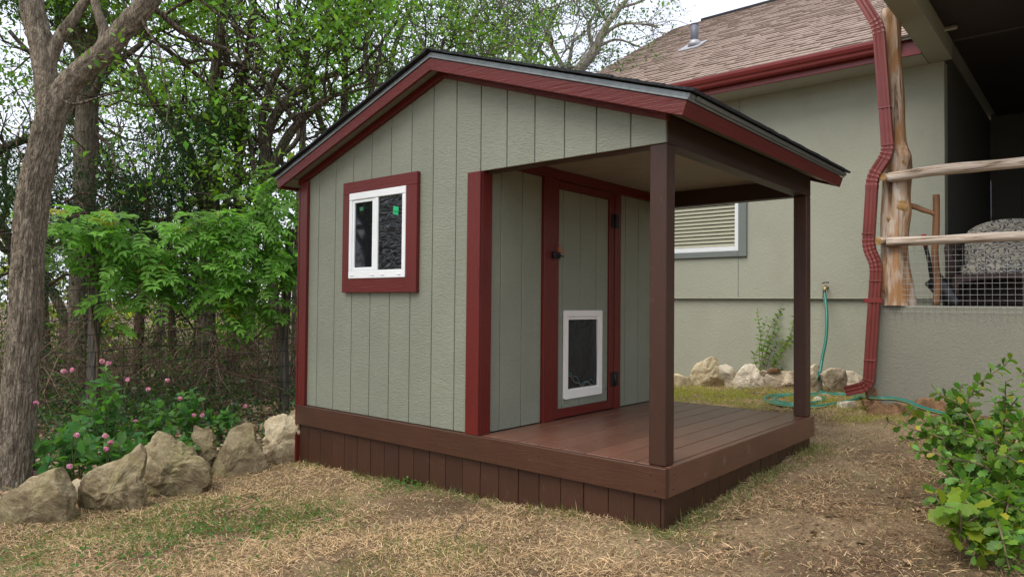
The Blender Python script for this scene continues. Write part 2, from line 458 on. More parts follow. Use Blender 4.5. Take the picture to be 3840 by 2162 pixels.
def logwood():
    m, nt, p, _ = new_mat('stripped_cedar_log')
    v = coords(nt, (1, 1, .09)); w = coords(nt)
    n = tex_noise(nt, v, 22, 7, .6, .8)
    base = ramp(nt, n, [(.36, (.10, .06, .035)), (.45, (.36, .26, .18)), (.55, (.52, .43, .34)), (.7, (.62, .56, .49))])
    o = tex_noise(nt, coords(nt, (1.6, 1.6, .35)), 4.5, 6, .6, .6)
    base = mixc(nt, ramp(nt, o, [(.45, (0, 0, 0)), (.58, (.9, .9, .9))]), base, (.33, .165, .06))
    nt.links.new(base, p.inputs['Base Color']); p.inputs['Roughness'].default_value = .7; p.inputs['Specular IOR Level'].default_value = .25
    bump(nt, n, p, .8, .012); return m
M['log'] = logwood()
def railwood():
    m, nt, p, _ = new_mat('weathered_rail_wood')
    v = coords(nt, (.07, 1, 1))
    n = tex_noise(nt, v, 40, 7, .6, .6)
    base = ramp(nt, n, [(.36, (.11, .075, .05)), (.44, (.38, .29, .21)), (.55, (.53, .45, .37)), (.7, (.64, .58, .50))])
    nt.links.new(base, p.inputs['Base Color']); p.inputs['Roughness'].default_value = .75
    bump(nt, n, p, .9, .012); return m
M['rail'] = railwood()
M['cut'] = plain('ochre_cut_wood', (.34, .20, .075), .7, 0, .3, .5, 30, .8, 60)
M['amber'] = painted('amber_stained_wood', (.22, .105, .045), .55, (60, 60, 5), .5, .3)

# ------------------------------------------------------------------ ground
def axis_steps(lo, hi, d, far_lo, far_hi):
    a = list(np.arange(lo, hi + 1e-6, d)); s = d; x = lo
    left = []
    while x > far_lo: s *= 1.35; x -= s; left.append(x)
    s = d; x = a[-1]; right = []
    while x < far_hi: s *= 1.35; x += s; right.append(x)
    return np.array(left[::-1] + a + right)
gx = axis_steps(-3.5, 7, .07, -400, 400); gy = axis_steps(-4.5, 6.5, .07, -400, 400)
X, Y = np.meshgrid(gx, gy)
Z = gz(X, Y) + .02 * (fnoise(X * 3.0, Y * 3.0, 3) - .5) + .012 * (fnoise(X * 12, Y * 12, 4) - .5)
nxg, nyg = len(gx), len(gy)
idx = np.arange(nxg * nyg).reshape(nyg, nxg)
gf = np.stack([idx[:-1, :-1].ravel(), idx[:-1, 1:].ravel(), idx[1:, 1:].ravel(), idx[1:, :-1].ravel()], 1)
gnd = add_np('ground', np.stack([X.ravel(), Y.ravel(), Z.ravel()], 1), gf, M['ground'], smooth=True)
props(gnd, 'dry brown yard ground running back under the trees', 'ground', kind='structure')
def wood_mask(x, y):
    edge = -.35 + .12 * np.asarray(y)
    return np.clip((edge - np.asarray(x)) / .5 + .5, 0, 1)
wa = gnd.data.attributes.new('wood', 'FLOAT', 'POINT')
wa.data.foreach_set('value', wood_mask(X.ravel(), Y.ravel()).astype(np.float32))

# ------------------------------------------------------------------ shed
XR, ZR, SL = 1.519, 2.254, 0.334          # ridge x, barge-top ridge height, slope
XE, YF0, YB1 = 3.210, -0.137, 2.300       # eave x, front and back of the roof
L, H1, WX = 3.0387, 1.547, 1.832          # gable width, porch opening height, cabin side wall
XLE = 2 * XR - XE
_a = math.atan(SL); CA, SA = math.cos(_a), math.sin(_a)
ZE = ZR - SL * (XE - XR)
shed = thing('shed', (1.5, 1.0, -.35), 'small sage green shed with barn red trim, gabled roof and brown corner porch', 'shed')
def sz(x, o=0.0): return ZR + o - SL * abs(x - XR)
def slope_poly(ot, ob, side, x_in=0.0, ext=0.0):
    """cross-section of a layer of one roof slope, offsets measured straight up from the barge top"""
    def end(o): return (XE + o * CA * SA + ext * CA, ZE + o * CA * CA - ext * SA)
    pts = [(XR + x_in, sz(XR + x_in, ot)), end(ot), end(ob), (XR + x_in, sz(XR + x_in, ob))]
    if side < 0: pts = [(2 * XR - x, z) for x, z in pts]
    return pts
GR = .2032
def wall_top(x): return sz(x, -.070)
# siding boards of the gable wall
WIN = (.600, 1.215, .92, 1.53)
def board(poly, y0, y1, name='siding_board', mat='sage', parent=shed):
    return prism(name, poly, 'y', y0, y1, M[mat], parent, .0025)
for k in range(15):
    x0 = k * GR + .003; x1 = min((k + 1) * GR - .003, L)
    zb = .002
    segs = [(x0, x1, zb)]
    if x0 < WX < x1: segs = [(x0, WX, zb), (WX + .0, x1, H1)]
    elif x0 >= WX - .02: segs = [(x0, x1, H1)]
    for a, b, z0 in segs:
        top = [(b, wall_top(b)), (a, wall_top(a))]
        if a < XR < b: top = [(b, wall_top(b)), (XR, wall_top(XR)), (a, wall_top(a))]
        if z0 < 1 and b > WIN[0] + .01 and a < WIN[1] - .01:
            # passes behind the window trim: one piece below it, one above, slivers at its sides
            board([(a, z0), (b, z0), (b, WIN[2]), (a, WIN[2])], -.011, 0)
            board([(a, WIN[3]), (b, WIN[3])] + top, -.011, 0)
            if a < WIN[0]: board([(a, WIN[2] + .001), (WIN[0], WIN[2] + .001), (WIN[0], WIN[3] - .001), (a, WIN[3] - .001)], -.011, 0)
            if b > WIN[1]: board([(WIN[1], WIN[2] + .001), (b, WIN[2] + .001), (b, WIN[3] - .001), (WIN[1], WIN[3] - .001)], -.011, 0)
        else:
            board([(a, z0), (b, z0)] + top, -.011, 0)
# sheet behind the boards (shows in the grooves)
for nm, poly in (('siding_backing', [(.002, .004), (WIN[0], .004), (WIN[0], wall_top(WIN[0]) - .004), (.002, wall_top(.002) - .004)]),
                 ('siding_backing', [(WIN[1], .004), (WX - .004, .004), (WX - .004, wall_top(WX) - .004), (XR, wall_top(XR) - .004), (WIN[1], wall_top(WIN[1]) - .004)]),
                 ('siding_backing', [(WIN[0], .004), (WIN[1], .004), (WIN[1], WIN[2]), (WIN[0], WIN[2])]),
                 ('siding_backing', [(WIN[0], WIN[3]), (WIN[1], WIN[3]), (WIN[1], wall_top(WIN[1]) - .004), (WIN[0], wall_top(WIN[0]) - .004)]),
                 ('siding_backing', [(WX + .001, H1 + .004), (L - .004, H1 + .004), (L - .004, wall_top(L) - .004), (WX + .001, wall_top(WX) - .004)])):
    prism(nm, poly, 'y', -.003, .012, M['sage_back'], shed, 0)
# other walls of the cabin
box('back_wall', .004, WX - .014, 2.11, 2.128, .004, 1.69, M['sage_back'], shed, 0)
prism('back_gable', [(.004, 1.692), (L - .004, 1.60), (L - .004, wall_top(L) - .01), (XR, wall_top(XR) - .01), (.004, wall_top(.004) - .01)], 'y', 2.1285, 2.140, M['sage_back'], shed, 0)
for k in range(10):
    y0 = .014 + k * .2112
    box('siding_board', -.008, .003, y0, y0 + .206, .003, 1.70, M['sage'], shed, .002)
box('left_wall_backing', .0035, .012, .013, 2.108, .003, 1.66, M['sage_back'], shed, 0)
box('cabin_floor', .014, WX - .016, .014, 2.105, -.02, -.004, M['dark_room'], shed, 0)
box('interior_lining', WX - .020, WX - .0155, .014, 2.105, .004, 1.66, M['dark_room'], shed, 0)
# cabin side wall facing the porch
DY0, DY1 = .693, 1.434                      # door edges
yedges = [.075, .1755, .379, .578]
for a, b in zip(yedges[:-1], yedges[1:]):
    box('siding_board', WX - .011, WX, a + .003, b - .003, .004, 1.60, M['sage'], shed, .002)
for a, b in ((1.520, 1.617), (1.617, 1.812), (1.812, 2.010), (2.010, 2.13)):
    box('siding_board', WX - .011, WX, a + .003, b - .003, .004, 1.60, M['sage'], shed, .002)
box('siding_backing', WX - .0155, WX - .008, .004, .69, .006, 1.66, M['sage_back'], shed, 0)
box('siding_backing', WX - .0155, WX - .008, 1.44, 2.12, .006, 1.66, M['sage_back'], shed, 0)
# frieze over the door, jambs
box('porch_frieze', WX - .010, WX + .020, .09, 2.05, 1.6015, 1.668, M['red_y'], shed)
box('door_jamb', WX - .002, WX + .022, .578, .689, .002, 1.6005, M['red'], shed)
box('door_jamb', WX - .002, WX + .022, 1.438, 1.521, .002, 1.6005, M['red'], shed)
# door and its pieces
door = box('door', WX - .012, WX - .004, DY0 + .002, DY1 - .002, .012, 1.596, M['sage_back'], shed, 0)
DX = WX + .018
box('door_trim', WX - .003, DX, DY0, .744, .008, 1.598, M['red'], door)
box('door_trim', WX - .003, DX, 1.366, DY1, .008, 1.598, M['red'], door)
box('door_trim', WX - .003, DX - .001, .7445, 1.3655, 1.543, 1.597, M['red_y'], door)
box('door_trim', WX - .003, DX - .001, .7445, 1.3655, .009, .068, M['red_y'], door)
PD = (.835, 1.250, .155, .705)
for a, b in ((.745, .808), (.808, 1.010), (1.010, 1.209), (1.209, 1.365)):
    a1, b1 = a + .0025, b - .0025
    if a < .81 and b < .82:
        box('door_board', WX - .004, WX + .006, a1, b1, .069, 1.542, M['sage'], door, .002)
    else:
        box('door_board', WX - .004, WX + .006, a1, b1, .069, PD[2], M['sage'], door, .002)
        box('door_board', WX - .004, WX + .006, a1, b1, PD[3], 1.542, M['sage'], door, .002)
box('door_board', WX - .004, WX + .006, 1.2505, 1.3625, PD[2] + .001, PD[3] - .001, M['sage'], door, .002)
# pet door: rounded frame ring, inner liner, flap
def ring(name, y0, y1, z0, z1, iy0, iy1, iz0, iz1, x0, x1, mat, parent, r=.012):
    def rr(y0, y1, z0, z1, r):
        out = []
        for cy, cz, a0 in ((y1 - r, z1 - r, 0), (y0 + r, z1 - r, 90), (y0 + r, z0 + r, 180), (y1 - r, z0 + r, 270)):
            for t in range(4):
                a = math.radians(a0 + t * 30); out.append((cy + r * math.cos(a), cz + r * math.sin(a)))
        return out
    A = rr(y0, y1, z0, z1, r); B = rr(iy0, iy1, iz0, iz1, .003); n = len(A)
    v = [(x0, *p) for p in A] + [(x1, *p) for p in A] + [(x0, *p) for p in B] + [(x1, *p) for p in B]
    f = []
    for i in range(n):
        j = (i + 1) % n
        f += [(i, j, n + j, n + i), (n + i, n + j, 3 * n + j, 3 * n + i), (3 * n + i, 3 * n + j, 2 * n + j, 2 * n + i), (2 * n + i, 2 * n + j, j, i)]
    return add(name, v, f, mat, parent, bevel=.0015)
ring('pet_door_frame', .812, 1.272, .128, .728, .853, 1.231, .186, .688, WX + .004, WX + .022, M['cream'], door)
ring('pet_door_liner', .846, 1.238, .178, .695, .858, 1.226, .193, .682, WX - .010, WX + .014, M['cream'], door, .004)
box('flap_bar', WX + .0, WX + .013, .859, 1.225, .664, .681, M['cream'], door)
def flap_mat():
    m, nt, p, _ = new_mat('smoky_vinyl_flap')
    w = coords(nt)
    s = tex_noise(nt, coords(nt, (1, 7, 2)), 1.6, 5, .6, .7)
    nt.links.new(ramp(nt, s, [(.35, (.012, .014, .016)), (.6, (.024, .027, .030)), (.8, (.05, .053, .057))]), p.inputs['Base Color'])
    p.inputs['Roughness'].default_value = .22; p.inputs['Specular IOR Level'].default_value = .3
    bump(nt, tex_noise(nt, w, 7, 3, .5, 1.4), p, .5, .02)
    return m
M['flap'] = flap_mat()
n1, n2 = 14, 22
fv = []
for j in range(n2):
    for i in range(n1):
        y = .860 + .364 * i / (n1 - 1); z = .190 + .475 * j / (n2 - 1); t = 1 - j / (n2 - 1)
        fv.append((WX + .003 + .004 * t * math.sin(2 + 5 * i / n1) * t + .002 * math.sin(9 * z + 4 * y), y, z))
ff = [(j * n1 + i, j * n1 + i + 1, (j + 1) * n1 + i + 1, (j + 1) * n1 + i) for j in range(n2 - 1) for i in range(n1 - 1)]
add('pet_flap', fv, ff, M['flap'], door, smooth=True)
M['teal_reflection'] = plain('teal_flap_reflection', (.06, .20, .20), .3)  # reflection lines on the flap, built as thin coloured strips
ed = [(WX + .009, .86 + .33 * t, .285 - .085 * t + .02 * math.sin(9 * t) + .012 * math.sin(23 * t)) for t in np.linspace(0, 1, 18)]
capped_tube('flap_edging', ed, .0022, 5, M['teal_reflection'], door)
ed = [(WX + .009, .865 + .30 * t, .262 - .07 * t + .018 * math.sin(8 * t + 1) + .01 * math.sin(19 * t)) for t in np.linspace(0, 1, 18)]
capped_tube('flap_edging', ed, .003, 5, plain('pale_flap_reflection', (.20, .17, .15), .5), door)
for zc in (1.388, .222):
    h = box('hinge', DX + .0005, DX + .005, 1.392, 1.430, zc - .05, zc + .05, M['black'], door, .001)
    box('hinge_leaf', DX + .0045, DX + .009, 1.441, 1.485, zc - .05, zc + .05, M['black'], h, .001)
    capped_tube('hinge_pin', [(DX + .008, 1.4355, zc - .053), (DX + .008, 1.4355, zc), (DX + .008, 1.4355, zc + .053)], .008, 10, M['black'], h)
lt = box('latch', DX + .004, DX + .030, .655, .725, 1.070, 1.115, M['black'], door, .004)
capped_tube('latch_loop', spline([(DX + .03, .70, 1.09), (DX + .05, .712, 1.085), (DX + .045, .735, 1.085), (DX + .02, .74, 1.09)], 12), .005, 6, M['black'], lt)
M['cord'] = plain('orange_cord', (.45, .10, .03), .7)
for q in range(4):
    rr = random.Random(q)
    pts = [(DX + .032, .69, 1.112)] + [(DX + .03 + rr.uniform(-.01, .03), .69 + rr.uniform(-.05, .05), 1.125 + rr.uniform(-.02, .05)) for _ in range(3)]
    capped_tube('cord', spline(pts, 14), .0016, 4, M['cord'], lt)

# corner trim
box('corner_trim', -.001, .088, -.037, -.0115, .0005, wall_top(.05) - .022, M['red'], shed)
box('corner_trim', -.026, -.0085, -.037, .05, -.46, 1.62, M['red'], shed)
box('corner_trim', 1.746, WX + .018, -.036, -.0115, .0008, H1 - .003, M['red'], shed)
box('corner_trim', WX + .001, WX + .0178, -.0112, .0745, .0008, H1 - .003, M['red'], shed)
# gable friezes
for s in (1, -1):
    pts = [(XR, sz(XR, -.093)), (XR, sz(XR, -.050)), (L + .02, sz(L + .02, -.050)), (L + .02, sz(L + .02, -.093))]
    if s < 0: pts = [(2 * XR - x, z) for x, z in pts]
    prism('gable_frieze', pts, 'y', -.044, -.0118, M['red_h'], shed)
# roof: barge boards, soffit, drip edge, shingles
roof = prism('roof', slope_poly(.010, -.045, 1, 0, -.0215), 'y', YF0 + .022, YB1 - .022, M['soffit_sage'], shed, 0)
prism('roof_deck', slope_poly(.010, -.045, -1, .0002, -.0215), 'y', YF0 + .0221, YB1 - .0221, M['soffit_sage'], roof, 0)
for s in (1, -1):
    prism('barge_board', slope_poly(0, -.073, s), 'y', YF0, YF0 + .021, M['red_h'], roof)
    prism('barge_board', slope_poly(0, -.073, s), 'y', YB1 - .021, YB1, M['red_h'], roof)
    # eave fascia: board square to the slope
    def ep(o, e): 
        x, z = XE + o * CA * SA + e * CA, ZE + o * CA * CA - e * SA
        return (x, z) if s > 0 else (2 * XR - x, z)
    prism('eave_fascia', [ep(0, 0.0), ep(0, -.020), ep(-.073, -.020), ep(-.073, 0.0)], 'y', YF0 + .0215, YB1 - .0215, M['red_y'], roof)
    prism('soffit', [((XR + (L - XR) * 1.01) if s > 0 else 2 * XR - (XR + (L - XR) * 1.01), 1.690)] +
          [ep(-.050, -.021), ep(-.055, -.021)] + [((XR + (L - XR) * 1.01) if s > 0 else 2 * XR - (XR + (L - XR) * 1.01), 1.684)], 'y', YF0 + .022, YB1 - .022, M['soffit_sage'], roof, 0)
    # drip edge: two bent strips along rake and eave
    y0 = YF0
    def rake(ot, ob, ya, yb, nm):
        A = slope_poly(ot, ob, s, 0, .006)
        prism(nm, A, 'y', ya, yb, M['galv'], roof, .001)
    xm = .62
    rake(.036, .016, YF0 + .001, YF0 + .06, 'drip_edge')
    rake(.0155, .003, YF0 - .006, YF0 - .0005, 'drip_edge')
    prism('drip_edge', [ep(.036, .014), ep(.036, -.05), ep(.016, -.05), ep(.016, .014)], 'y', YF0 + .061, YB1, M['galv'], roof, .001)
    prism('drip_edge', [ep(.0155, .006), ep(.0155, .0005), ep(.002, .0005), ep(.002, .006)], 'y', YF0 + .004, YB1, M['galv'], roof, .001)
    # shingle courses, each a strip of tabs with a slightly ragged edge
    rs = random.Random(5 + s)
    Ls = (XE - XR) / CA
    nc = 12
    for c in range(nc):
        s1 = Ls + .030 - c * (Ls + .02) / nc; s0 = max(0.01, s1 - (Ls + .03) / nc * 1.22)
        o0, o1 = .037 + .004, .037 + .012
        V = []; Fc = []
        ny = 26
        for j in range(ny + 1):
            y = YF0 - .026 + (YB1 + .026 - (YF0 - .026)) * j / ny
            if j in (0, ny): y += rs.uniform(-.004, .004) * (1 if j else 1)
            dd = rs.uniform(-.004, .004); hh = rs.uniform(0, .004)
            for ss, oo in ((s0, o0 + .008), (s1 + dd, o1 + .004 + hh), (s1 + dd, o1 - .008 + hh * .3), (s0, o0 - .001)):
                x = XR + ss * CA + oo * SA; z = ZR - ss * SA + oo * CA
                if s < 0: x = 2 * XR - x
                V.append((x, y, z))
        for j in range(ny):
            for q in range(4):
                Fc.append((j * 4 + q, j * 4 + (q + 1) % 4, (j + 1) * 4 + (q + 1) % 4, (j + 1) * 4 + q))
        Fc += [(0, 1, 2, 3), tuple(ny * 4 + q for q in (3, 2, 1, 0))]
        o = add('shingle_course', V, Fc, M['shingle_dark'], roof)
for c in range(8):
    y0 = YF0 - .026 + c * .305
    a = .12
    V = []
    for y in (y0, y0 + .335):
        lift = .052 if y == y0 else .044
        for dx in (-a, 0, a):
            V.append((XR + dx, y, sz(XR + dx, lift + (.006 if dx == 0 else 0))))
        for dx in (-a, 0, a):
            V.append((XR + dx, y, sz(XR + dx, lift + (.006 if dx == 0 else 0) - .008)))
    add('ridge_cap', V, [(0, 1, 7, 6), (1, 2, 8, 7), (3, 9, 10, 4), (4, 10, 11, 5), (0, 3, 4, 1), (1, 4, 5, 2), (6, 7, 10, 9), (7, 8, 11, 10), (0, 6, 9, 3), (2, 5, 11, 8)], M['shingle_dark'], roof)
# window
wt = .030
win = box('window', .612, 1.205, -.036, -.012, .932, .978, M['white'], shed, .003)
box('window_trim', .536, .6115, -.0118 - wt, -.0118, .836, 1.5235, M['red'], win)
box('window_trim', 1.2055, 1.308, -.0118 - wt, -.0118, .836, 1.5235, M['red'], win)
box('window_trim', .536, 1.308, -.0118 - wt + .001, -.0118, 1.524, 1.605, M['red_h'], win)
box('window_trim', .6118, 1.205, -.0118 - wt + .001, -.0118, .837, .9315, M['red_h'], win)
FY = (-.046, -.014)
box('frame', .613, 1.204, FY[0], FY[1], .9325, .986, M['white'], win, .003)
box('frame', .613, 1.204, FY[0], FY[1], 1.4755, 1.5232, M['white'], win, .003)
box('frame', .613, .645, FY[0] + .001, FY[1], .9865, 1.475, M['white'], win, .003)
box('frame', 1.170, 1.204, FY[0] + .001, FY[1], .9865, 1.475, M['white'], win, .003)
box('frame', .895, .925, FY[0] + .002, FY[1], .9865, 1.475, M['white'], win, .003)
sash = box('sash', .646, .668, -.040, -.016, .988, 1.4735, M['white'], win, .002)
box('sash_rail', .862, .894, -.040, -.016, .988, 1.4735, M['white'], sash, .002)
box('sash_rail', .6685, .8615, -.040, -.016, .988, 1.008, M['white'], sash, .002)
box('sash_rail', .6685, .8615, -.040, -.016, 1.454, 1.4735, M['white'], sash, .002)
for xs in (.64, .86, .965, 1.13):
    box('weep_cover', xs, xs + .035, FY[0] - .004, FY[0] - .0005, .951, .959, M['white'], win, .001)
def pane_mat(name, film):
    m, nt, p, _ = new_mat(name)
    p.inputs['Base Color'].default_value = (.008, .009, .011, 1)
    p.inputs['Roughness'].default_value = .04; p.inputs['Specular IOR Level'].default_value = .55
    if film:
        a = tex_noise(nt, coords(nt, (3.5, 1, 11)), 1.5, 1.2, .45, 2.4)
        n1 = bump(nt, a, p, .7, .020)
    return m
M['glass'] = pane_mat('dark_glass', False); M['film'] = pane_mat('glass_with_wrinkled_film', True)
box('pane', .669, .861, -.030, -.027, 1.0085, 1.4535, M['glass'], sash, 0)
box('pane', .9255, 1.1695, -.034, -.031, .9868, 1.4748, M['film'], win, 0)
M['sticker'] = plain('green_sticker', (.02, .42, .16), .6, 0, .3, .05)
stk = prism('sticker', [(1.070, 1.352), (1.122, 1.338), (1.128, 1.392), (1.076, 1.402)], 'y', -.0354, -.0344, M['sticker'], win, 0)
prism('sticker', [(.713, 1.398), (.755, 1.398), (.755, 1.424), (.713, 1.424)], 'y', -.0312, -.0303, plain('dim_green_sticker', (.01, .12, .05), .6), win, 0)
tx = bpy.data.curves.new('sticker_print', 'FONT'); tx.body = 'Low-E'; tx.size = .018; tx.extrude = .0003
to = bpy.data.objects.new('tmp_text', tx); COL.objects.link(to)
dg = bpy.context.evaluated_depsgraph_get()
tm = bpy.data.meshes.new_from_object(to.evaluated_get(dg)); bpy.data.objects.remove(to)
tm.name = 'sticker_print'
tm.transform(Matrix.Translation(Vector((1.074, -.0358, 1.364)) - Vector(OFF[shed.name])) @ Matrix.Rotation(math.radians(12), 4, 'Y') @ Matrix.Rotation(math.radians(90), 4, 'X'))
tm.materials.clear(); tm.materials.append(M['black'])
link_mesh('sticker_print', tm, stk)
# black sheet painting in the unlit room behind the glass
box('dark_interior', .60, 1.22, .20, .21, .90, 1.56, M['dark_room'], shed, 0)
# porch: deck, rim, skirt, posts, beams, ceiling
ex = [3.0185, 2.872, 2.724, 2.574, 2.423, 2.273, 2.122, 1.972, 1.834]
for a, b in zip(ex[:-1], ex[1:]):
    box('deck_board', b + .0025, a - .0025, .0015, 2.108, -.030, 0.0, M['brown_y'], shed, .003)
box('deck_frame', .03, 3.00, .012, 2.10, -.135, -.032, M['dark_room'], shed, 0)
box('rim_board', -.007, 3.059, -.0375, .000, -.1432, -.0012, M['brown'], shed, .003)
box('rim_board', 3.0205, 3.0588, .0008, 2.150, -.1432, -.0010, M['brown_y'], shed, .003)
box('rim_board', -.007, 3.020, 2.1125, 2.1498, -.1432, -.0014, M['brown'], shed, .003)
sj = [-.006, .117, .262, .407, .552, .697, .841, .985, 1.130, 1.273, 1.417, 1.561, 1.706, 1.850, 1.994, 2.139, 2.284, 2.430, 2.577, 2.726, 2.874, 3.0185]
for a, b in zip(sj[:-1], sj[1:]):
    g = float(gz((a + b) / 2, 0)) - .06
    box('skirt_board', a + .002, b - .002, -.010 + random.uniform(-.0015, .0015), .010, g, -.145 + random.uniform(-.002, .001), M['brown_v'], shed, .002)
rj = [-.010, .161, .312, .462, .612, .761, .911, 1.060, 1.208, 1.353, 1.499, 1.648, 1.795, 1.94, 2.12]
for a, b in zip(rj[:-1], rj[1:]):
    g = float(gz(3.03, (a + b) / 2)) - .06
    box('skirt_board', 3.019, 3.036 + random.uniform(-.0015, .0015), a + .002, b - .002, g, -.145 + random.uniform(-.002, .001), M['brown_v'], shed, .002)
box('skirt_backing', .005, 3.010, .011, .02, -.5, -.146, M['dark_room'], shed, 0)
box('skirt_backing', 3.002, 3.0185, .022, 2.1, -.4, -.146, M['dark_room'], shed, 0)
PX = 3.0385
box('porch_post', PX - .0897, PX, -.0035, .0865, .0005, H1 - .001, M['brown_v'], shed, .004)
box('porch_post', PX - .0897, PX, 2.041, 2.131, .0005, H1 - .001, M['brown_v'], shed, .004)
box('porch_beam', PX - .089, PX + .001, .013, 2.128, H1, 1.690, M['beam'], shed, .003)
box('porch_beam', WX + .022, PX - .0895, .0135, .089, H1 - .004, 1.665, M['brown'], shed, .003)
box('porch_beam', WX + .002, PX - .0895, 2.040, 2.127, H1, 1.668, M['beam'], shed, .003)
box('porch_ceiling', WX + .0205, PX - .0892, .0895, 2.0395, 1.6685, 1.676, M['sage_ceiling'], shed, 0)
# nail heads on the rim and posts
nv = Tubes()
for (x, z) in ((2.98, -.04), (3.005, -.11), (2.30, -.05), (1.5, -.09), (1.52, -.04), (.6, -.08)):
    capped_tube('nail_head', [(x, -.0378, z), (x, -.039, z)], .004, 6, M['black'], shed)
for (y, z) in ((.05, -.04), (.04, -.11), (.9, -.06), (2.1, -.04), (2.1, -.1)):
    capped_tube('nail_head', [(3.0586, y, z), (3.0600, y, z)], .004, 6, M['black'], shed)

# ------------------------------------------------------------------ house
YW = 5.30
house = thing('house', (1.0, 7.0, -.2), 'sage stucco house with brown shingle roof and red gutter behind the shed', 'house')
g0 = -.6
WX0, WX1 = -1.55, 3.373
wz = (1.33, 2.62, .05, 1.165)            # window opening z0,z1,x0,x1
BAND = .872
zt = 3.307
def wallpiece(x0, x1, z0, z1): return box('wall', x0, x1, YW, YW + .18, z0, z1, M['stucco'], house, 0)
def winxz(u, v):
    p = on(u, v, 'y', YW); return p[0], p[2]
wxr, wzb = winxz(1880, 645); 
wxl = wxr - 1.25; wzt = wzb + 1.50
tr = .105                                # stucco surround width
ox0, ox1, oz0, oz1 = wxl + tr, wxr - tr, wzb + tr * .72, wzt - tr
wallpiece(WX0, ox0, BAND, zt); wallpiece(ox1 + .0005, WX1, BAND + .0003, zt - .0003)
wallpiece(ox0 + .0003, ox1, BAND + .0006, oz0); wallpiece(ox0 + .0003, ox1, oz1, zt - .0005)
box('foundation_wall', WX0 + .03, WX1 - .03, YW + .035, YW + .17, g0, BAND + .02, M['stucco'], house, 0)
box('foundation_lip', WX0, WX1, YW - .008, YW + .06, BAND - .012, BAND - .0005, M['stucco'], house, .003)
for u in (1857,):
    x = on(u, 700, 'y', YW)[0]
    box('control_joint', x - .004, x + .004, YW - .002, YW + .001, BAND + .01, wzb - .002, M['stucco_trim'], house, 0)
x = on(2103, 250, 'y', YW)[0]
x = on(1860, 300, 'y', YW)[0]
box('control_joint', x - .004, x + .004, YW - .002, YW + .001, wzt + .01, zt - .01, M['stucco_trim'], house, 0)
# gable end and back walls, plain
prism('gable_wall', [(YW + .181, g0), (14.5, g0), (14.5, 3.6), (9.87, 6.25), (YW + .181, 3.6)], 'x', WX0, WX0 + .15, M['stucco'], house, 0)
# window
hw = box('window', ox0, ox1, YW + .060, YW + .075, oz0, oz1, M['glass'], house, 0)
box('surround', ox1, wxr, YW - .030, YW - .0006, wzb, wzt, M['stucco_trim'], hw, .006)
box('surround', wxl, ox0, YW - .030, YW - .0006, wzb, wzt, M['stucco_trim'], hw, .006)
box('surround', ox0 + .0005, ox1 - .0005, YW - .029, YW - .0006, wzb + .001, oz0, M['stucco_trim'], hw, .006)
box('surround', ox0 + .0005, ox1 - .0005, YW - .029, YW - .0006, oz1, wzt - .001, M['stucco_trim'], hw, .006)
fw = .05
box('frame', ox0 + .001, ox0 + fw, YW - .012, YW + .055, oz0 + .001, oz1 - .001, M['white'], hw, .003)
box('frame', ox1 - fw, ox1 - .001, YW - .012, YW + .055, oz0 + .001, oz1 - .001, M['white'], hw, .003)
box('frame', ox0 + fw + .0005, ox1 - fw - .0005, YW - .012, YW + .055, oz0 + .0012, oz0 + fw, M['white'], hw, .003)
box('frame', ox0 + fw + .0005, ox1 - fw - .0005, YW - .012, YW + .055, oz1 - fw, oz1 - .0012, M['white'], hw, .003)
M['slat'] = plain('olive_blind_slat', (.34, .335, .24), .55, 0, .3, .04)
sz0, sz1 = oz0 + fw + .035, oz1 - fw - .01
nsl = 26
for i in range(nsl):
    z = sz0 + (sz1 - sz0) * i / (nsl - 1)
    v = []
    for xx in (ox0 + fw + .004, ox1 - fw - .004):
        v += [(xx, YW + .018, z - .019), (xx, YW + .020, z - .0195), (xx, YW + .038, z + .021), (xx, YW + .036, z + .0215)]
    add('blind_slat', v, [(0, 1, 5, 4), (1, 2, 6, 5), (2, 3, 7, 6), (3, 0, 4, 7), (0, 3, 2, 1), (4, 5, 6, 7)], M['slat'], hw)
box('blind_bottom_rail', ox0 + fw + .003, ox1 - fw - .003, YW + .012, YW + .034, oz0 + fw + .001, oz0 + fw + .016, plain('grey_rail', (.38, .38, .36), .5), hw, .002)
# eaves
FYH = 4.90
box('soffit', -2.0, 3.235, FYH + .026, YW - .0005, zt - .0005, zt + .012, M['soffit'], house, 0)
box('fascia', -2.0, 3.238, FYH, FYH + .025, zt - .004, 3.47, M['gutter'], house, .002)
for xs in (-.6, 1.82):
    box('soffit_joint', xs, xs + .02, FYH + .03, YW - .001, zt - .006, zt - .001, M['soffit'], house, 0)
# gutter: ogee-like section swept along the eave
gp = [(4.899, 3.490), (4.899, 3.372), (4.835, 3.366), (4.818, 3.385), (4.812, 3.412), (4.795, 3.428), (4.782, 3.462), (4.780, 3.492), (4.788, 3.497), (4.790, 3.470), (4.800, 3.440), (4.824, 3.405), (4.838, 3.378), (4.893, 3.384), (4.893, 3.490)]
gut = prism('gutter', gp, 'x', -2.0, 3.05, M['gutter'], house, 0)
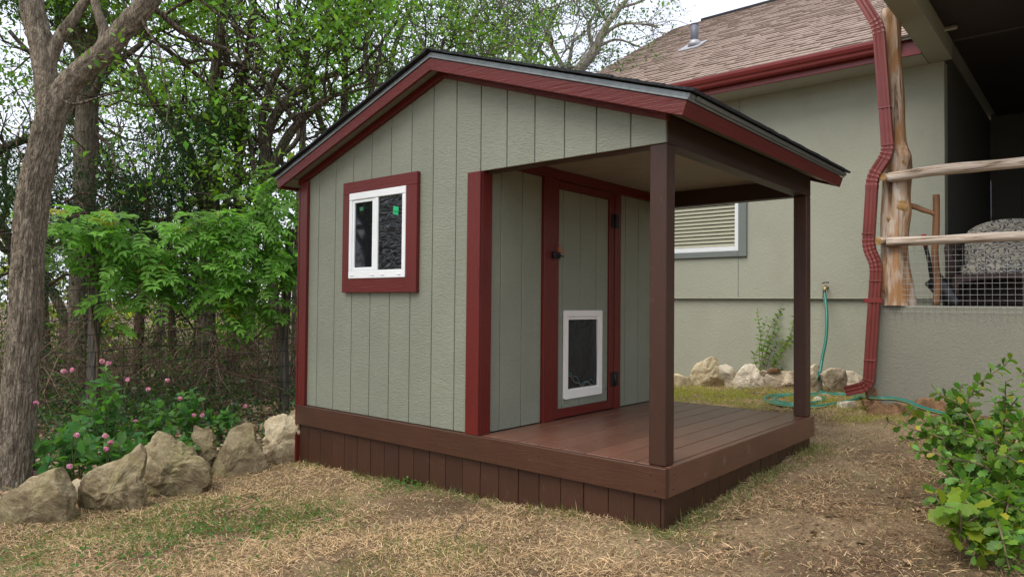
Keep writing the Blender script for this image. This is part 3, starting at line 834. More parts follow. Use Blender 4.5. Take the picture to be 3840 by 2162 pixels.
# roof with lapped courses
TN = math.tan(math.radians(30)); CR, SRr = math.cos(math.radians(30)), math.sin(math.radians(30))
EY, EZ = 4.83, 3.478
RY = 9.87
rl = (RY - EY) / CR
def rp(s, n): return (EY + s * CR - n * SRr, EZ + s * SRr + n * CR)
def shingle_mat():
    m, nt, p, _ = new_mat('brown_blend_shingles')
    w = coords(nt, (1, 1 / CR, 0))
    br = nt.nodes.new('ShaderNodeTexBrick'); br.inputs['Scale'].default_value = 1.0
    br.inputs['Brick Width'].default_value = .17; br.inputs['Row Height'].default_value = .135; br.inputs['Mortar Size'].default_value = .001
    br.inputs['Color1'].default_value = (.18, .13, .105, 1); br.inputs['Color2'].default_value = (.37, .295, .255, 1); br.inputs['Mortar'].default_value = (.2, .14, .11, 1)
    br.offset = .37
    nt.links.new(w, br.inputs['Vector'])
    n = tex_noise(nt, coords(nt, (5, 2, 2)), 3, 5, .7)
    base = mixc(nt, .65, br.outputs['Color'], ramp(nt, n, [(.3, (.19, .14, .115)), (.55, (.30, .235, .20)), (.75, (.39, .32, .28))]))
    f = tex_noise(nt, coords(nt), 120, 3)
    base = mixc(nt, .3, base, ramp(nt, f, [(.3, (.5, .5, .5)), (.7, (1.4, 1.4, 1.4))]), 'MULTIPLY')
    nt.links.new(base, p.inputs['Base Color']); p.inputs['Roughness'].default_value = .95; p.inputs['Specular IOR Level'].default_value = .1
    bump(nt, f, p, .5, .004); return m
M['shingle_brown'] = shingle_mat()
def yz(x, yzp): return (x, yzp[0], yzp[1])
rx0, rx1 = -2.0, 3.55
pr = [rp(-.0, -.03), rp(rl, -.03), rp(rl, -.005), rp(0, -.005)]
hroof = prism('roof', pr, 'x', rx0 + .01, rx1, M['soffit'], house, 0)
prism('rear_slope', [(RY + .002, EZ + (RY - EY) * TN - .03), (14.9, 3.478), (14.9, 3.50), (RY + .002, EZ + (RY - EY) * TN)], 'x', rx0 + .01, rx1, M['shingle_brown'], hroof, 0)
ncs = int(rl / .135)
for c in range(ncs):
    s0 = c * .135 - .012; s1 = min(rl, s0 + .20)
    rr = np.random.default_rng(c)
    xs = [rx0]
    while xs[-1] < rx1: xs.append(xs[-1] + rr.choice([.12, .17, .22, .30]))
    xs[-1] = rx1
    V = []; Fc = []
    for i in range(len(xs) - 1):
        t = .010 + (.008 if rr.random() < .45 else 0)
        a, b = xs[i], xs[i + 1] - .002
        q = len(V)
        d = rr.uniform(-.006, .004)
        for x in (a, b):
            V += [yz(x, rp(s0 + d, 0.004)), yz(x, rp(s0 + d, t + .006)), yz(x, rp(s1, .003)), yz(x, rp(s1, -.003))]
        Fc += [(q, q + 4, q + 5, q + 1), (q + 1, q + 5, q + 6, q + 2), (q, q + 1, q + 2, q + 3), (q + 4, q + 7, q + 6, q + 5), (q + 3, q + 7, q + 4, q)]
    add('shingle_course', V, Fc, M['shingle_brown'], hroof)
capped_tube('ridge_cap', [(rx0 + .55, RY, EZ + (RY - EY) * TN + .0), (0, RY, EZ + (RY - EY) * TN), (rx1, RY, EZ + (RY - EY) * TN)], .055, 8, M['shingle_dark'], hroof)
box('rake_board', rx0 - .02, rx0 + .008, YW, YW + .02, 3.5, 3.52, M['gutter'], house, 0)
# plumbing vent on the roof
pv = None
d = ray(1747, 118); n_ = np.array([0, -TN, 1]); t_ = ((EZ - EY * TN) - n_ @ CAM) / (n_ @ d); pv = CAM + t_ * d
vent = capped_tube('vent_pipe', [pv + np.array([0, 0, -.05]), pv + np.array([0, 0, .2]), pv + np.array([0, 0, .35])], .062, 14, M['vent'], hroof)
capped_tube('pipe_rim', [pv + np.array([0, 0, .345]), pv + np.array([0, 0, .36])], .066, 14, M['vent'], vent)
fl = [yz(pv[0] - .20, (pv[1] - .20, pv[2] - .20 * TN + .035)), yz(pv[0] + .16, (pv[1] - .20, pv[2] - .20 * TN + .035)), yz(pv[0] + .16, (pv[1] + .15, pv[2] + .15 * TN + .035)), yz(pv[0] - .20, (pv[1] + .15, pv[2] + .15 * TN + .035))]
fl += [(a, b, c - .012) for a, b, c in fl]
add('flashing', fl, BOXF, M['lead'], vent)
capped_tube('flashing_boot', [pv + np.array([0, 0, .0]), pv + np.array([0, 0, .07]), pv + np.array([0, 0, .10])], np.array([.11, .085, .066]), 14, M['lead'], vent)

# porch of the house
KY = 3.85
PZ = .785
M['porch_wall'] = stucco('porch_shade_stucco', (.11, .108, .092))  # darker than the house stucco: porch shade put into the colour
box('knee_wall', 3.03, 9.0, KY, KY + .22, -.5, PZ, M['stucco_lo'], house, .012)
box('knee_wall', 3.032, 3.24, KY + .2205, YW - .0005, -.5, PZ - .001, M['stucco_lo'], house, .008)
box('porch_floor', 3.25, 9.0, KY + .221, 9.0, .50, .60, plain('porch_concrete', (.22, .21, .19), .85), house, 0)
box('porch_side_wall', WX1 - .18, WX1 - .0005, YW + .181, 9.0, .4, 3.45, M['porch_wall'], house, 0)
box('porch_rear_wall', WX1 + .0, 9.0, 9.001, 9.15, .4, 3.6, M['porch_wall'], house, 0)  # set well back so the porch falls darker
box('porch_door', 3.74, 4.65, 8.96, 9.0, .6, 3.30, plain('dark_blue_grey_door', (.05, .06, .065), .5), house, .004)
box('porch_header', 3.24, 3.445, 2.9, YW - .001, zt + .0, zt + .20, M['stucco'], house, .004)
box('porch_ceiling', 3.446, 9.0, 2.9, 9.0, 3.50, 3.53, plain('porch_ceiling_board', (.06, .053, .05), .8, 0, .2, .08, 3), house, 0)  # ceiling colour lowered too, carrying part of the porch shade
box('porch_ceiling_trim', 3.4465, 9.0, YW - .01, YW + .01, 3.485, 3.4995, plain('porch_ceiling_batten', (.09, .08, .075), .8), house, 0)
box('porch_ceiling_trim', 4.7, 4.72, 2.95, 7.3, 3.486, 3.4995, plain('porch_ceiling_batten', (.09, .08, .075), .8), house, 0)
box('porch_end_wall', 6.6, 6.75, KY + .23, 9.0, .4, 3.45, M['porch_wall'], house, 0)  # unseen end wall, added to keep light out of the porch
box('porch_roof', 3.20, 9.0, 2.6, 9.2, 3.531, 3.62, M['soffit'], house, 0)

# downspout: fluted rectangular pipe with crimped elbows
dpx = [(2.90, 3.68), (3.108, 3.255), (3.183, 2.120), (3.056, 1.925), (3.020, 1.300), (3.088, 1.140), (3.022, .075), (2.832, .012)]
def fillet(pts, r=.075, k=12, seg=10):
    pts = [np.array(p, float) for p in pts]; out = [pts[0]]
    for a, b, c in zip(pts[:-2], pts[1:-1], pts[2:]):
        d0 = (a - b) / np.linalg.norm(a - b); d1 = (c - b) / np.linalg.norm(c - b)
        q0, q1 = b + d0 * r, b + d1 * r
        for t in np.linspace(.12, .9, seg): out.append(out[-1] * 0 + (q0 * t + out_last(out, q0) * (1 - t)))
        for t in np.linspace(0, 1, k): out.append(q0 * (1 - t) ** 2 + 2 * b * t * (1 - t) + q1 * t * t)
    for t in np.linspace(.1, 1, seg): out.append(out[-1] * 0 + pts[-1] * t + q1 * (1 - t))
    return np.array(out)
_fl = {}
def out_last(out, q0):
    key = tuple(q0)
    if key not in _fl: _fl[key] = out[-1].copy()
    return _fl[key]
DSY = 3.775
prof = []
hw_, hd_ = .046, .034
for i in range(7):        # fluted front
    x = -hw_ + 2 * hw_ * i / 6
    prof.append((x, -hd_ + (.006 if i in (2, 4) else 0) + (.002 if i == 3 else 0)))
for i in range(7):
    x = hw_ - 2 * hw_ * i / 6
    prof.append((x, hd_))
pp = fillet([(x, DSY, z) for x, z in dpx])
tan = np.gradient(pp, axis=0); tan /= np.linalg.norm(tan, axis=1)[:, None]
curv = np.linalg.norm(np.gradient(tan, axis=0), axis=1)
V = []
for i in range(len(pp)):
    side = np.cross(tan[i], np.array([0, 1.0, 0])); side /= np.linalg.norm(side)
    crimp = 1.0 + (.06 * (1 if i % 3 == 0 else -.3) if curv[i] > .02 else 0)
    for a, b in prof:
        V.append(pp[i] + side * (-a) * crimp + np.array([0, 1.0, 0]) * b * crimp)
n = len(prof)
Fd = [(i * n + j, i * n + (j + 1) % n, (i + 1) * n + (j + 1) % n, (i + 1) * n + j) for i in range(len(pp) - 1) for j in range(n)]
ds = add('downspout', V, Fd, M['downspout'], house)
for z, x in ((2.52, 3.16), (2.19, 3.179), (1.42, 3.022), (1.0, 3.08), (.30, 3.037)):
    box('joint_band', x - .050, x + .050, DSY - .037, DSY + .037, z - .007, z + .007, M['downspout'], ds, .002)
sb = box('strap', 2.99, 3.13, DSY - .040, DSY - .0375, .810, .848, M['gutter'], ds, .001)
box('strap_return', 3.118, 3.1298, DSY - .0372, KY + .05, .811, .847, M['gutter'], sb, .001)

# faucet on the wall
fp = on(2082, 722, 'y', YW)
M['brass'] = plain('weathered_brass', (.42, .33, .16), .4, .8)
bib = capped_tube('faucet', [fp + np.array([0, -.001, 0]), fp + np.array([0, -.05, 0]), fp + np.array([0, -.085, -.01]), fp + np.array([-.004, -.10, -.05])], [.014, .013, .016, .014], 10, M['brass'], house)
capped_tube('faucet_handle', [fp + np.array([-.035, -.065, .045]), fp + np.array([0, -.068, .052]), fp + np.array([.035, -.065, .050])], .007, 6, M['black'], bib)
capped_tube('faucet_stem', [fp + np.array([0, -.065, .0]), fp + np.array([0, -.066, .05])], .006, 6, M['brass'], bib)

# ------------------------------------------------------------------ log railing on the knee wall
rb = (3.2, KY + .1, PZ)
rail = thing('log_railing', rb, 'peeled cedar log post and rails with wire mesh on the knee wall', 'railing')
LY = KY + .10
prof_p = [(.80, 3.205, .128), (.95, 3.20, .125), (1.1, 3.192, .120), (1.3, 3.188, .113), (1.5, 3.187, .110), (1.7, 3.193, .112), (1.85, 3.203, .118), (2.0, 3.215, .120), (2.1, 3.224, .112), (2.2, 3.218, .090), (2.4, 3.205, .082), (2.7, 3.19, .080), (3.0, 3.178, .078), (3.2, 3.170, .078), (3.31, 3.165, .076), (3.45, 3.16, .076)]
zz = np.linspace(.786, 3.45, 130); sides = 40
V = []
for z in zz:
    cx = np.interp(z, [q[0] for q in prof_p], [q[1] for q in prof_p]); r = np.interp(z, [q[0] for q in prof_p], [q[2] for q in prof_p])
    for j in range(sides):
        a = 2 * math.pi * j / sides
        nn = mnoise.noise(Vector((math.cos(a) * 1.6, math.sin(a) * 1.6, z * 2.6))) * .23 + mnoise.noise(Vector((math.cos(a) * 5, math.sin(a) * 5, z * 1.6 + 7))) * .09
        rr = r * (1 + nn)
        # worn slots and flared root
        for (sa, s_z) in ((4.3, 2.72), (4.35, 2.50), (4.5, 2.28), (5.1, 2.36), (4.2, .86)):
            da = (a - sa + math.pi) % (2 * math.pi) - math.pi
            rr -= .030 * math.exp(-(da / .16) ** 2 - ((z - s_z) / .055) ** 2)
        for (sa, s_z, am, wz_) in ((5.5, 2.12, .035, .09), (3.7, 1.02, .02, .1), (5.9, 1.62, .022, .10), (4.5, 3.38, .02, .06)):
            da = (a - sa + math.pi) % (2 * math.pi) - math.pi
            rr += am * math.exp(-(da / .5) ** 2 - ((z - s_z) / wz_) ** 2)
        if z < .95: rr *= 1 + .10 * (.95 - z) / .16 * abs(math.sin(a * 1.5 + .4))
        V.append((cx + rr * math.cos(a), LY + rr * math.sin(a), z))
Fp = [(i * sides + j, i * sides + (j + 1) % sides, (i + 1) * sides + (j + 1) % sides, (i + 1) * sides + j) for i in range(len(zz) - 1) for j in range(sides)]
post = add('post', V, Fp, M['log'], rail, smooth=True)
def knot(x, z, rx, rz, y):
    V = []; nr, ns = 5, 20
    for i in range(nr + 1):
        t = i / nr
        for j in range(ns):
            a = 2 * math.pi * j / ns; w = 1 + .12 * math.sin(3 * a + x * 30)
            V.append((x + rx * t * w * math.cos(a), y - .010 * (1 - t * t) + .03 * t * t, z + rz * t * w * math.sin(a)))
    F = [(i * ns + j, i * ns + (j + 1) % ns, (i + 1) * ns + (j + 1) % ns, (i + 1) * ns + j) for i in range(nr) for j in range(ns)]
    return add('sawn_knot', V, F, M['cut'], post, smooth=True)
knot(3.205, 1.10, .062, .085, LY - .116); knot(3.255, 1.66, .058, .095, LY - .098); knot(3.265, 2.06, .045, .075, LY - .10)
knot(3.165, 1.55, .028, .05, LY - .100)
def log_bar(name, p0, p1, r0, r1, mat, seed, sides=18, n=60, cap=True):
    p0 = np.array(p0, float); p1 = np.array(p1, float); V = []
    ax = (p1 - p0) / np.linalg.norm(p1 - p0); up = np.array([0, 0, 1.0]) if abs(ax[2]) < .8 else np.array([1.0, 0, 0])
    x = np.cross(ax, up); x /= np.linalg.norm(x); y = np.cross(x, ax)
    for i in range(n):
        t = i / (n - 1); c = p0 + (p1 - p0) * t
        c = c + x * .012 * mnoise.noise(Vector((t * 3, seed, 0))) + y * .016 * mnoise.noise(Vector((t * 3, seed, 5)))
        r = r0 + (r1 - r0) * t
        for j in range(sides):
            a = 2 * math.pi * j / sides
            k = 1 + .16 * mnoise.noise(Vector((math.cos(a) * 1.2 + seed, math.sin(a) * 1.2, t * 5))) + .10 * mnoise.noise(Vector((math.cos(a) * 4 + seed, math.sin(a) * 4, t * 3)))
            V.append(c + r * k * (math.cos(a) * x + math.sin(a) * y))
    F = [(i * sides + j, i * sides + (j + 1) % sides, (i + 1) * sides + (j + 1) % sides, (i + 1) * sides + j) for i in range(n - 1) for j in range(sides)]
    if cap: F += [tuple(range(sides))[::-1], tuple(range((n - 1) * sides, n * sides))]
    return add(name, V, F, mat, rail, smooth=True)
ry_ = LY - .155
log_bar('rail', (3.175, ry_, 1.910), (5.2, ry_ + .02, 1.965), .042, .046, M['rail'], 3)
log_bar('rail', (3.165, ry_, 1.343), (5.2, ry_ + .02, 1.345), .040, .036, M['rail'], 9)
for (x, z, r) in ((3.142, 1.912, .034), (3.105, 1.350, .034)):
    p0 = np.array([x, LY - .19, z]); p1 = np.array([x + .10, LY + .12, z - .005])
    b = log_bar('log_stub', p0, p1, r, r, M['rail'], x * 7, 14, 14)
    e = (p0 - p1) / np.linalg.norm(p0 - p1)
    capped_tube('cut_end', [p0 + e * .0005, p0 + e * .004], r * .96, 14, M['cut'], b, smooth=False)
log_bar('brace_stick', (3.50, KY + .17, .79), (3.505, KY + .17, 1.755), .028, .027, M['amber'], 4, 12, 24)
log_bar('brace_branch', (3.26, LY + .03, 1.70), (3.50, KY + .165, 1.58), .026, .020, M['amber'], 12, 10, 14)
# wire mesh: 5 cm grid hung behind the lower rail and over the wall face
M['wire'] = plain('galvanised_wire', (.45, .46, .46), .45, .7)
wm = Tubes(); my = KY - .012
for i in range(40):
    x = 3.115 + i * .0508
    wm.add([(x, my, .66 + .012 * math.sin(i * 2.1)), (x, my - .004, 1.0), (x, my, 1.30 + (.02 if i % 2 else -.005))], .0013, 4)
for j in range(13):
    z = .735 + j * .0475
    wm.add([(3.11, my - .002, z), (4.1, my - .003, z + .002), (5.12, my - .002, z)], .0013, 4)
wmo = wm.build('wire_mesh', M['wire'], rail)
wmo['kind'] = 'stuff'

# ------------------------------------------------------------------ armchair and shovel on the house porch
ch = thing('armchair', (4.0, 4.75, .60), 'dark wicker armchair with scroll patterned cushion behind the wire mesh', 'armchair')
def brocade():
    m, nt, p, _ = new_mat('scroll_brocade')
    w = coords(nt)
    wv = nt.nodes.new('ShaderNodeTexWave'); wv.wave_type = 'RINGS'; wv.inputs['Scale'].default_value = 9; wv.inputs['Distortion'].default_value = 14; wv.inputs['Detail'].default_value = 1.5; wv.inputs['Detail Scale'].default_value = 2.2
    nt.links.new(w, wv.inputs['Vector'])
    nt.links.new(ramp(nt, wv.outputs['Fac'], [(.0, (.05, .06, .075)), (.25, (.10, .10, .105)), (.42, (.36, .33, .26)), (1, (.42, .39, .31))]), p.inputs['Base Color'])
    p.inputs['Roughness'].default_value = .9; bump(nt, tex_noise(nt, w, 200, 2), p, .3, .002); return m
M['brocade'] = brocade(); M['wicker'] = painted('dark_wicker', (.045, .026, .022), .55, (30, 30, 120), .8)
def cushion(name, x0, x1, y0, y1, z0, z1, mat, parent, r=.09):
    bm = bmesh.new(); bmesh.ops.create_cube(bm, size=1)
    for v in bm.verts: v.co = Vector(((x0 + x1) / 2 + v.co.x * (x1 - x0), (y0 + y1) / 2 + v.co.y * (y1 - y0), (z0 + z1) / 2 + v.co.z * (z1 - z0)))
    bmesh.ops.bevel(bm, geom=list(bm.edges), offset=r, segments=4, affect='EDGES', profile=.5, clamp_overlap=True)
    V = [tuple(v.co) for v in bm.verts]; F = [tuple(v.index for v in f.verts) for f in bm.faces]; bm.free()
    return add(name, V, F, mat, parent, smooth=True)
arch = [(3.60, 1.10)] + [(3.95 + .36 * math.cos(a) * (1 if abs(math.cos(a)) < .98 else .98), 1.37 + .23 * math.sin(a) ** .7) for a in np.linspace(math.pi - .02, .02, 22)] + [(4.30, 1.10)]
bc = prism('back_cushion', arch[::-1], 'y', 4.84, 5.02, M['brocade'], ch, .05)
cushion('seat_cushion', 3.61, 4.29, 4.50, 4.90, 1.05, 1.17, M['brocade'], ch, .05)
apr = [(3.56, 1.075), (4.34, 1.075), (4.34, .98)] + [(3.95 + .36 * math.cos(a), .965 + .065 * math.sin(a)) for a in np.linspace(.1, math.pi - .1, 14)] + [(3.56, .98)]
prism('apron', apr, 'y', 4.44, 4.48, M['wicker'], ch, .004)
for (x, y) in ((3.585, 4.46), (4.315, 4.46), (3.60, 5.0), (4.30, 5.0)):
    capped_tube('leg', spline([(x, y, 1.07), (x, y, .85), (x * 1.0 + (.01 if x > 4 else -.01), y, .60)], 8), .026, 8, M['wicker'], ch)
for s, x in ((-1, 3.545), (1, 4.355)):
    capped_tube('arm', spline([(x, 5.02, 1.30), (x + s * .01, 4.8, 1.36), (x + s * .02, 4.5, 1.34), (x, 4.42, 1.20), (x, 4.46, 1.05)], 24), .034, 10, M['wicker'], ch)
box('side_panel', 3.55, 3.57, 4.48, 5.0, .75, 1.22, M['wicker'], ch, .004)
box('back_panel', 3.60, 4.30, 5.025, 5.05, .80, 1.52, M['wicker'], ch, .01)

sh = thing('shovel', (3.45, KY + .21, PZ), 'black shovel leaning upside down behind the log post', 'shovel')
SY = KY + .235
capped_tube('shaft', spline([(3.405, SY, 1.34), (3.435, SY, 1.20), (3.455, SY, 1.05), (3.47, SY, .97)], 16), .017, 10, M['black'], sh)
capped_tube('grip', spline([(3.395, SY, 1.42), (3.406, SY, 1.335), (3.41, SY, 1.315)], 8), .018, 10, plain('red_grip', (.40, .03, .03), .5), sh)
bl = []
for i in range(9):
    t = i / 8
    c = np.array([3.46 + .20 * t, SY - .01, 1.03 - .25 * t]); wdt = .075 * (1 - t ** 3) ** .5 + .004
    for j in range(7):
        q = j / 3 - 1
        bl.append(c + np.array([.74, 0, .60]) * q * wdt + np.array([0, .03 * q * q - .02, 0]))
Fb = [(i * 7 + j, i * 7 + j + 1, (i + 1) * 7 + j + 1, (i + 1) * 7 + j) for i in range(8) for j in range(6)]
add('blade', bl, Fb, plain('dark_steel', (.03, .03, .033), .4, .6), sh, smooth=True)
ob = bpy.data.objects['blade']; sm = ob.modifiers.new('solid', 'SOLIDIFY'); sm.thickness = .004

# ------------------------------------------------------------------ garden hose
def hz(p, r=.012): return np.array([p[0], p[1], float(gz(p[0], p[1])) + r])
hp = [fp + np.array([-.004, -.10, -.06])]
for u, v in ((2080, 790), (2078, 850), (2068, 905), (2060, 950)):
    q = on(u, v, 'y', YW - .13 - (v - 740) * .0016); hp.append(q)
hp.append(hz(G(2055, 975)))
for u, v in ((2075, 992), (2140, 1000), (2165, 1003), (2120, 1016), (2040, 1027), (1965, 1022), (1925, 1010), (1935, 1000), (1985, 996), (2050, 1000), (2075, 1008), (2040, 1018), (1990, 1020), (1950, 1012), (1955, 1003), (2010, 996), (2080, 994), (2150, 998)):
    hp.append(hz(G(u, v), .016))
for u, v, y in ((2200, 1001, 3.66), (2245, 1002, 3.62), (2280, 1009, 3.58), (2312, 1022, 3.52), (2350, 1034, 3.44), (2400, 1047, 3.34), (2450, 1062, 3.2), (2520, 1085, 3.0)):
    hp.append(on(u, v, 'y', y))
pth = spline(hp, 420)
for i in range(len(pth)):
    pth[i][2] = max(pth[i][2], float(gz(pth[i][0], pth[i][1])) + .013)
def hose_mat():
    m, nt, p, _ = new_mat('teal_hose')
    p.inputs['Base Color'].default_value = (.008, .16, .13, 1); p.inputs['Roughness'].default_value = .3; return m
hose = capped_tube('garden_hose', pth, .0165, 10, hose_mat(), None, (float(pth[200][0]), float(pth[200][1]), float(gz(pth[200][0], pth[200][1]))))
props(hose, 'teal garden hose running from the faucet and coiled on the grass', 'hose')
tn = np.gradient(pth, axis=0); tn /= np.linalg.norm(tn, axis=1)[:, None]
sv = np.cross(tn, np.array([0, 0, 1.0])); sv /= np.linalg.norm(sv, axis=1)[:, None] + 1e-9
tocam = CAM - pth; tocam /= np.linalg.norm(tocam, axis=1)[:, None]
sgn = np.sign((sv * tocam).sum(1))[:, None]; sgn[sgn == 0] = 1
capped_tube('stripe', pth + sv * sgn * .0135 + np.array([0, 0, -.002]), .004, 5, plain('yellow_stripe', (.42, .42, .14), .4), hose)
capped_tube('coupling', [fp + np.array([-.004, -.10, -.035]), fp + np.array([-.006, -.103, -.075]), fp + np.array([-.008, -.106, -.12])], .017, 8, M['black'], hose)

# ------------------------------------------------------------------ rocks
def rock(name, outline, mat, label, group=None, thick=.22, seed=0, rough=1.0, facets=7, basepx=None, cat='rock', plane_y=None):
    """outline (picture units) gives the rock's real width and height where it stands; it gets its own depth"""
    uv = np.array(outline, float)
    if basepx is None: basepx = (uv[:, 0].mean(), uv[:, 1].max() - 2)
    base = G(*basepx) if plane_y is None else on(basepx[0], basepx[1], 'y', plane_y)
    cen = base + FH * thick * .45
    P = np.array([beside(u, v, cen) for u, v in uv])
    # resample the outline
    n = 84
    Q = np.concatenate([P, P[:1]]); seg = np.linalg.norm(np.diff(Q, axis=0), axis=1); cum = np.concatenate([[0], np.cumsum(seg)])
    t = np.linspace(0, cum[-1], n, endpoint=False)
    O = np.stack([np.interp(t, cum, Q[:, i]) for i in range(3)], 1)
    
    low = O[:, 2] < base[2] + .05
    O[low, 2] -= .05
    c = O.mean(0); O = c + (O - c) * 1.03
    rg = np.random.default_rng(seed)
    rings = []
    nr = 27
    for i in range(nr):
        a = (i + .35) / (nr - .3) * math.pi
        s = abs(math.sin(a)) ** .5; dep = -math.cos(a) * thick * .5
        rings.append(c + (O - c) * s + FH * dep)
    V = np.concatenate(rings + [[c - FH * thick * .5], [c + FH * thick * .5]])
    size = np.ptp(O, axis=0).max()
    for q in range(facets + 7):
        nd = -FH * rg.uniform(.9, 1.2) + rand_dirs(1, rg)[0] * .5; nd /= np.linalg.norm(nd)
        pr = (V - c) @ nd; lim = pr.max() * rg.uniform(.55, .86)
        ex = pr > lim
        V[ex] -= nd * ((pr[ex] - lim) * .97)[:, None]
    out = (V - c) / (np.linalg.norm(V - c, axis=1)[:, None] + 1e-6)
    dsp = np.array([mnoise.noise(Vector(v * 7 / max(size, .25) * .35 + seed)) * .035 + (.5 - abs(mnoise.noise(Vector(v * 9 + seed)))) * .022 * min(1, size / .4) + mnoise.noise(Vector(v * 24 + seed)) * .014 * min(1, size / .3) + mnoise.noise(Vector(v * 60 + seed)) * .007 + (.4 - abs(mnoise.noise(Vector(v * 17 + seed + 3)))) * .014 * min(1, size / .4) for v in V]) * rough
    V = V + out * (dsp * min(1.0, size / .45))[:, None]
    F = []
    for i in range(nr - 1):
        for j in range(n): F.append((i * n + j, i * n + (j + 1) % n, (i + 1) * n + (j + 1) % n, (i + 1) * n + j))
    for j in range(n):
        F.append((nr * n, (j + 1) % n, j)); F.append((nr * n + 1, (nr - 1) * n + j, (nr - 1) * n + (j + 1) % n))
    b = (c[0], c[1], float(gz(c[0], c[1])))
    o = add(name, V, F, mat, None, b, smooth=size < .3)
    return props(o, label, cat, group)
def R3(pts): return [(x * .36459, 939.1 + y * .36459) for x, y in pts]
def R7(pts): return [(1610 + x * .41637, 469.6 + y * .41637) for x, y in pts]
GB = 'limestone boulders edging the flower bed'
rock('boulder', R3([(455, 830), (490, 760), (520, 740), (560, 765), (545, 840), (510, 900), (485, 935), (465, 900)]), M['lime_pale'], 'small pale stone wedged between two big bed boulders', GB, .16, 2)
rock('boulder', R3([(1340, 380), (1390, 370), (1430, 385), (1470, 470), (1480, 560), (1450, 640), (1440, 715), (1400, 700), (1365, 600), (1345, 500), (1330, 430)]), M['lime_brown'], 'narrow pitted boulder standing behind the broken mossy one', GB, .16, 5, 1.5)
rock('boulder', R3([(0, 905), (60, 830), (200, 735), (370, 678), (400, 740), (440, 800), (478, 870), (470, 960), (380, 1050), (200, 1088), (80, 1080), (20, 1000)]), M['lime_brown'], 'rounded brown boulder at the foot of the big forked tree', GB, .32, 1, .8, 8)
rock('boulder', R3([(490, 985), (540, 860), (560, 780), (620, 715), (800, 620), (930, 515), (985, 570), (975, 700), (970, 905), (830, 930), (700, 950), (560, 1000)]), M['lime_brown'], 'long wedge shaped boulder sloping up beside the lantana', GB, .24, 3, 1.2, 7)
rock('boulder', R3([(985, 860), (985, 700), (1000, 560), (1030, 460), (1070, 425), (1150, 450), (1200, 500), (1300, 530), (1390, 590), (1405, 640), (1430, 760), (1380, 800), (1220, 865), (1060, 885), (1000, 880)]), M['lime_moss'], 'large broken boulder with a mossy yellow top edge', GB, .30, 4, 1.4, 9)
rock('boulder', R3([(1455, 690), (1465, 600), (1530, 510), (1580, 400), (1620, 370), (1690, 348), (1730, 370), (1755, 450), (1800, 520), (1835, 610), (1830, 660), (1700, 690), (1560, 715), (1460, 722)]), M['lime_brown'], 'smooth triangular grey brown boulder next but one to the shed corner', GB, .24, 6, .7, 6)
rock('boulder', R3([(1800, 540), (1820, 480), (1815, 400), (1830, 345), (1900, 320), (2010, 312), (2060, 350), (2065, 420), (2030, 480), (2015, 560), (2010, 630), (1930, 635), (1860, 650), (1840, 600)]), M['lime_pale'], 'blocky pale topped boulder touching the shed corner', GB, .26, 7, 1.3, 8)
rock('boulder', R3([(1990, 330), (2010, 270), (2065, 235), (2110, 250), (2110, 560), (2030, 600), (2010, 480)]), M['lime_brown'], 'dark boulder tucked behind the shed corner beside the fence', GB, .25, 8, 1, 6, basepx=(750, 1140))
GH = 'stones along the house wall'
W = M
for pts, mt, lb, th, sd in (
    ([(150, 1150), (230, 1130), (310, 1160), (325, 1195), (290, 1215), (150, 1225)], 'lime_pale', 'low pale stone at the wall end half hidden by the porch post', .22, 11),
    ([(295, 1205), (330, 1090), (345, 1065), (440, 1040), (465, 1045), (485, 1120), (512, 1203), (420, 1218)], 'lime_pale', 'tallest smooth yellowish stone against the house wall', .30, 12),
    ([(480, 1085), (520, 1070), (560, 1100), (592, 1132), (575, 1162), (530, 1180), (490, 1150)], 'lime_white', 'jagged white stone balanced above a small block by the wall', .16, 13),
    ([(513, 1220), (528, 1155), (560, 1145), (582, 1165), (565, 1213), (535, 1226)], 'greystone', 'small grey block under the jagged white stone', .14, 14),
    ([(573, 1195), (590, 1130), (640, 1085), (690, 1080), (740, 1140), (772, 1195), (720, 1228), (640, 1205)], 'lime_white', 'cream pointed stone in the middle of the wall row', .26, 15),
    ([(752, 1155), (800, 1115), (920, 1115), (970, 1130), (970, 1203), (850, 1218), (790, 1213)], 'greystone', 'wide low cream stone below the leafy sapling', .26, 16),
    ([(1015, 1090), (1060, 1078), (1085, 1090), (1098, 1180), (1112, 1250), (1040, 1218), (1000, 1150)], 'greystone', 'upright tan stone behind the hanging hose', .22, 19),
    ([(1098, 1135), (1150, 1105), (1230, 1105), (1245, 1150), (1242, 1257), (1180, 1252), (1130, 1195)], 'greystone', 'angular cream stone between the hose and the downspout', .22, 20),
    ([(1240, 1120), (1290, 1110), (1340, 1140), (1385, 1200), (1360, 1233), (1245, 1228)], 'lime_white', 'pale sloping stone right behind the downspout outlet', .22, 21)):
    bp = None
    if sd == 13: bp = (1610 + 535 * .41637, 469.6 + 1222 * .41637)
    rock('wall_stone', R7(pts), M[mt], lb, GH, th, sd, 1.0, 7, basepx=bp)
rock('wall_stone', R7([(770, 1112), (800, 1092), (850, 1105), (852, 1122), (780, 1124)]), M['sandstone'], 'small reddish stone lying on top of the wide low stone', GH, .10, 17, basepx=(1940, 975))
rock('wall_stone', R7([(722, 1118), (750, 1104), (772, 1112), (762, 1140), (735, 1135)]), M['greystone'], 'fist sized round stone beside the reddish one', GH, .10, 18, basepx=(1920, 975))
rock('wall_stone', R7([(1390, 1120), (1448, 1065), (1470, 1190), (1390, 1192)]), M['sandstone'], 'upright brown stone wedged between downspout and knee wall', GH, .14, 22, plane_y=4.0, basepx=(2200, 965))
rock('wall_stone', R7([(1372, 1215), (1450, 1197), (1480, 1245), (1380, 1252)]), M['sandstone'], 'flat brown stone at the foot of the knee wall corner', GH, .16, 23, basepx=(2200, 995), plane_y=3.78)
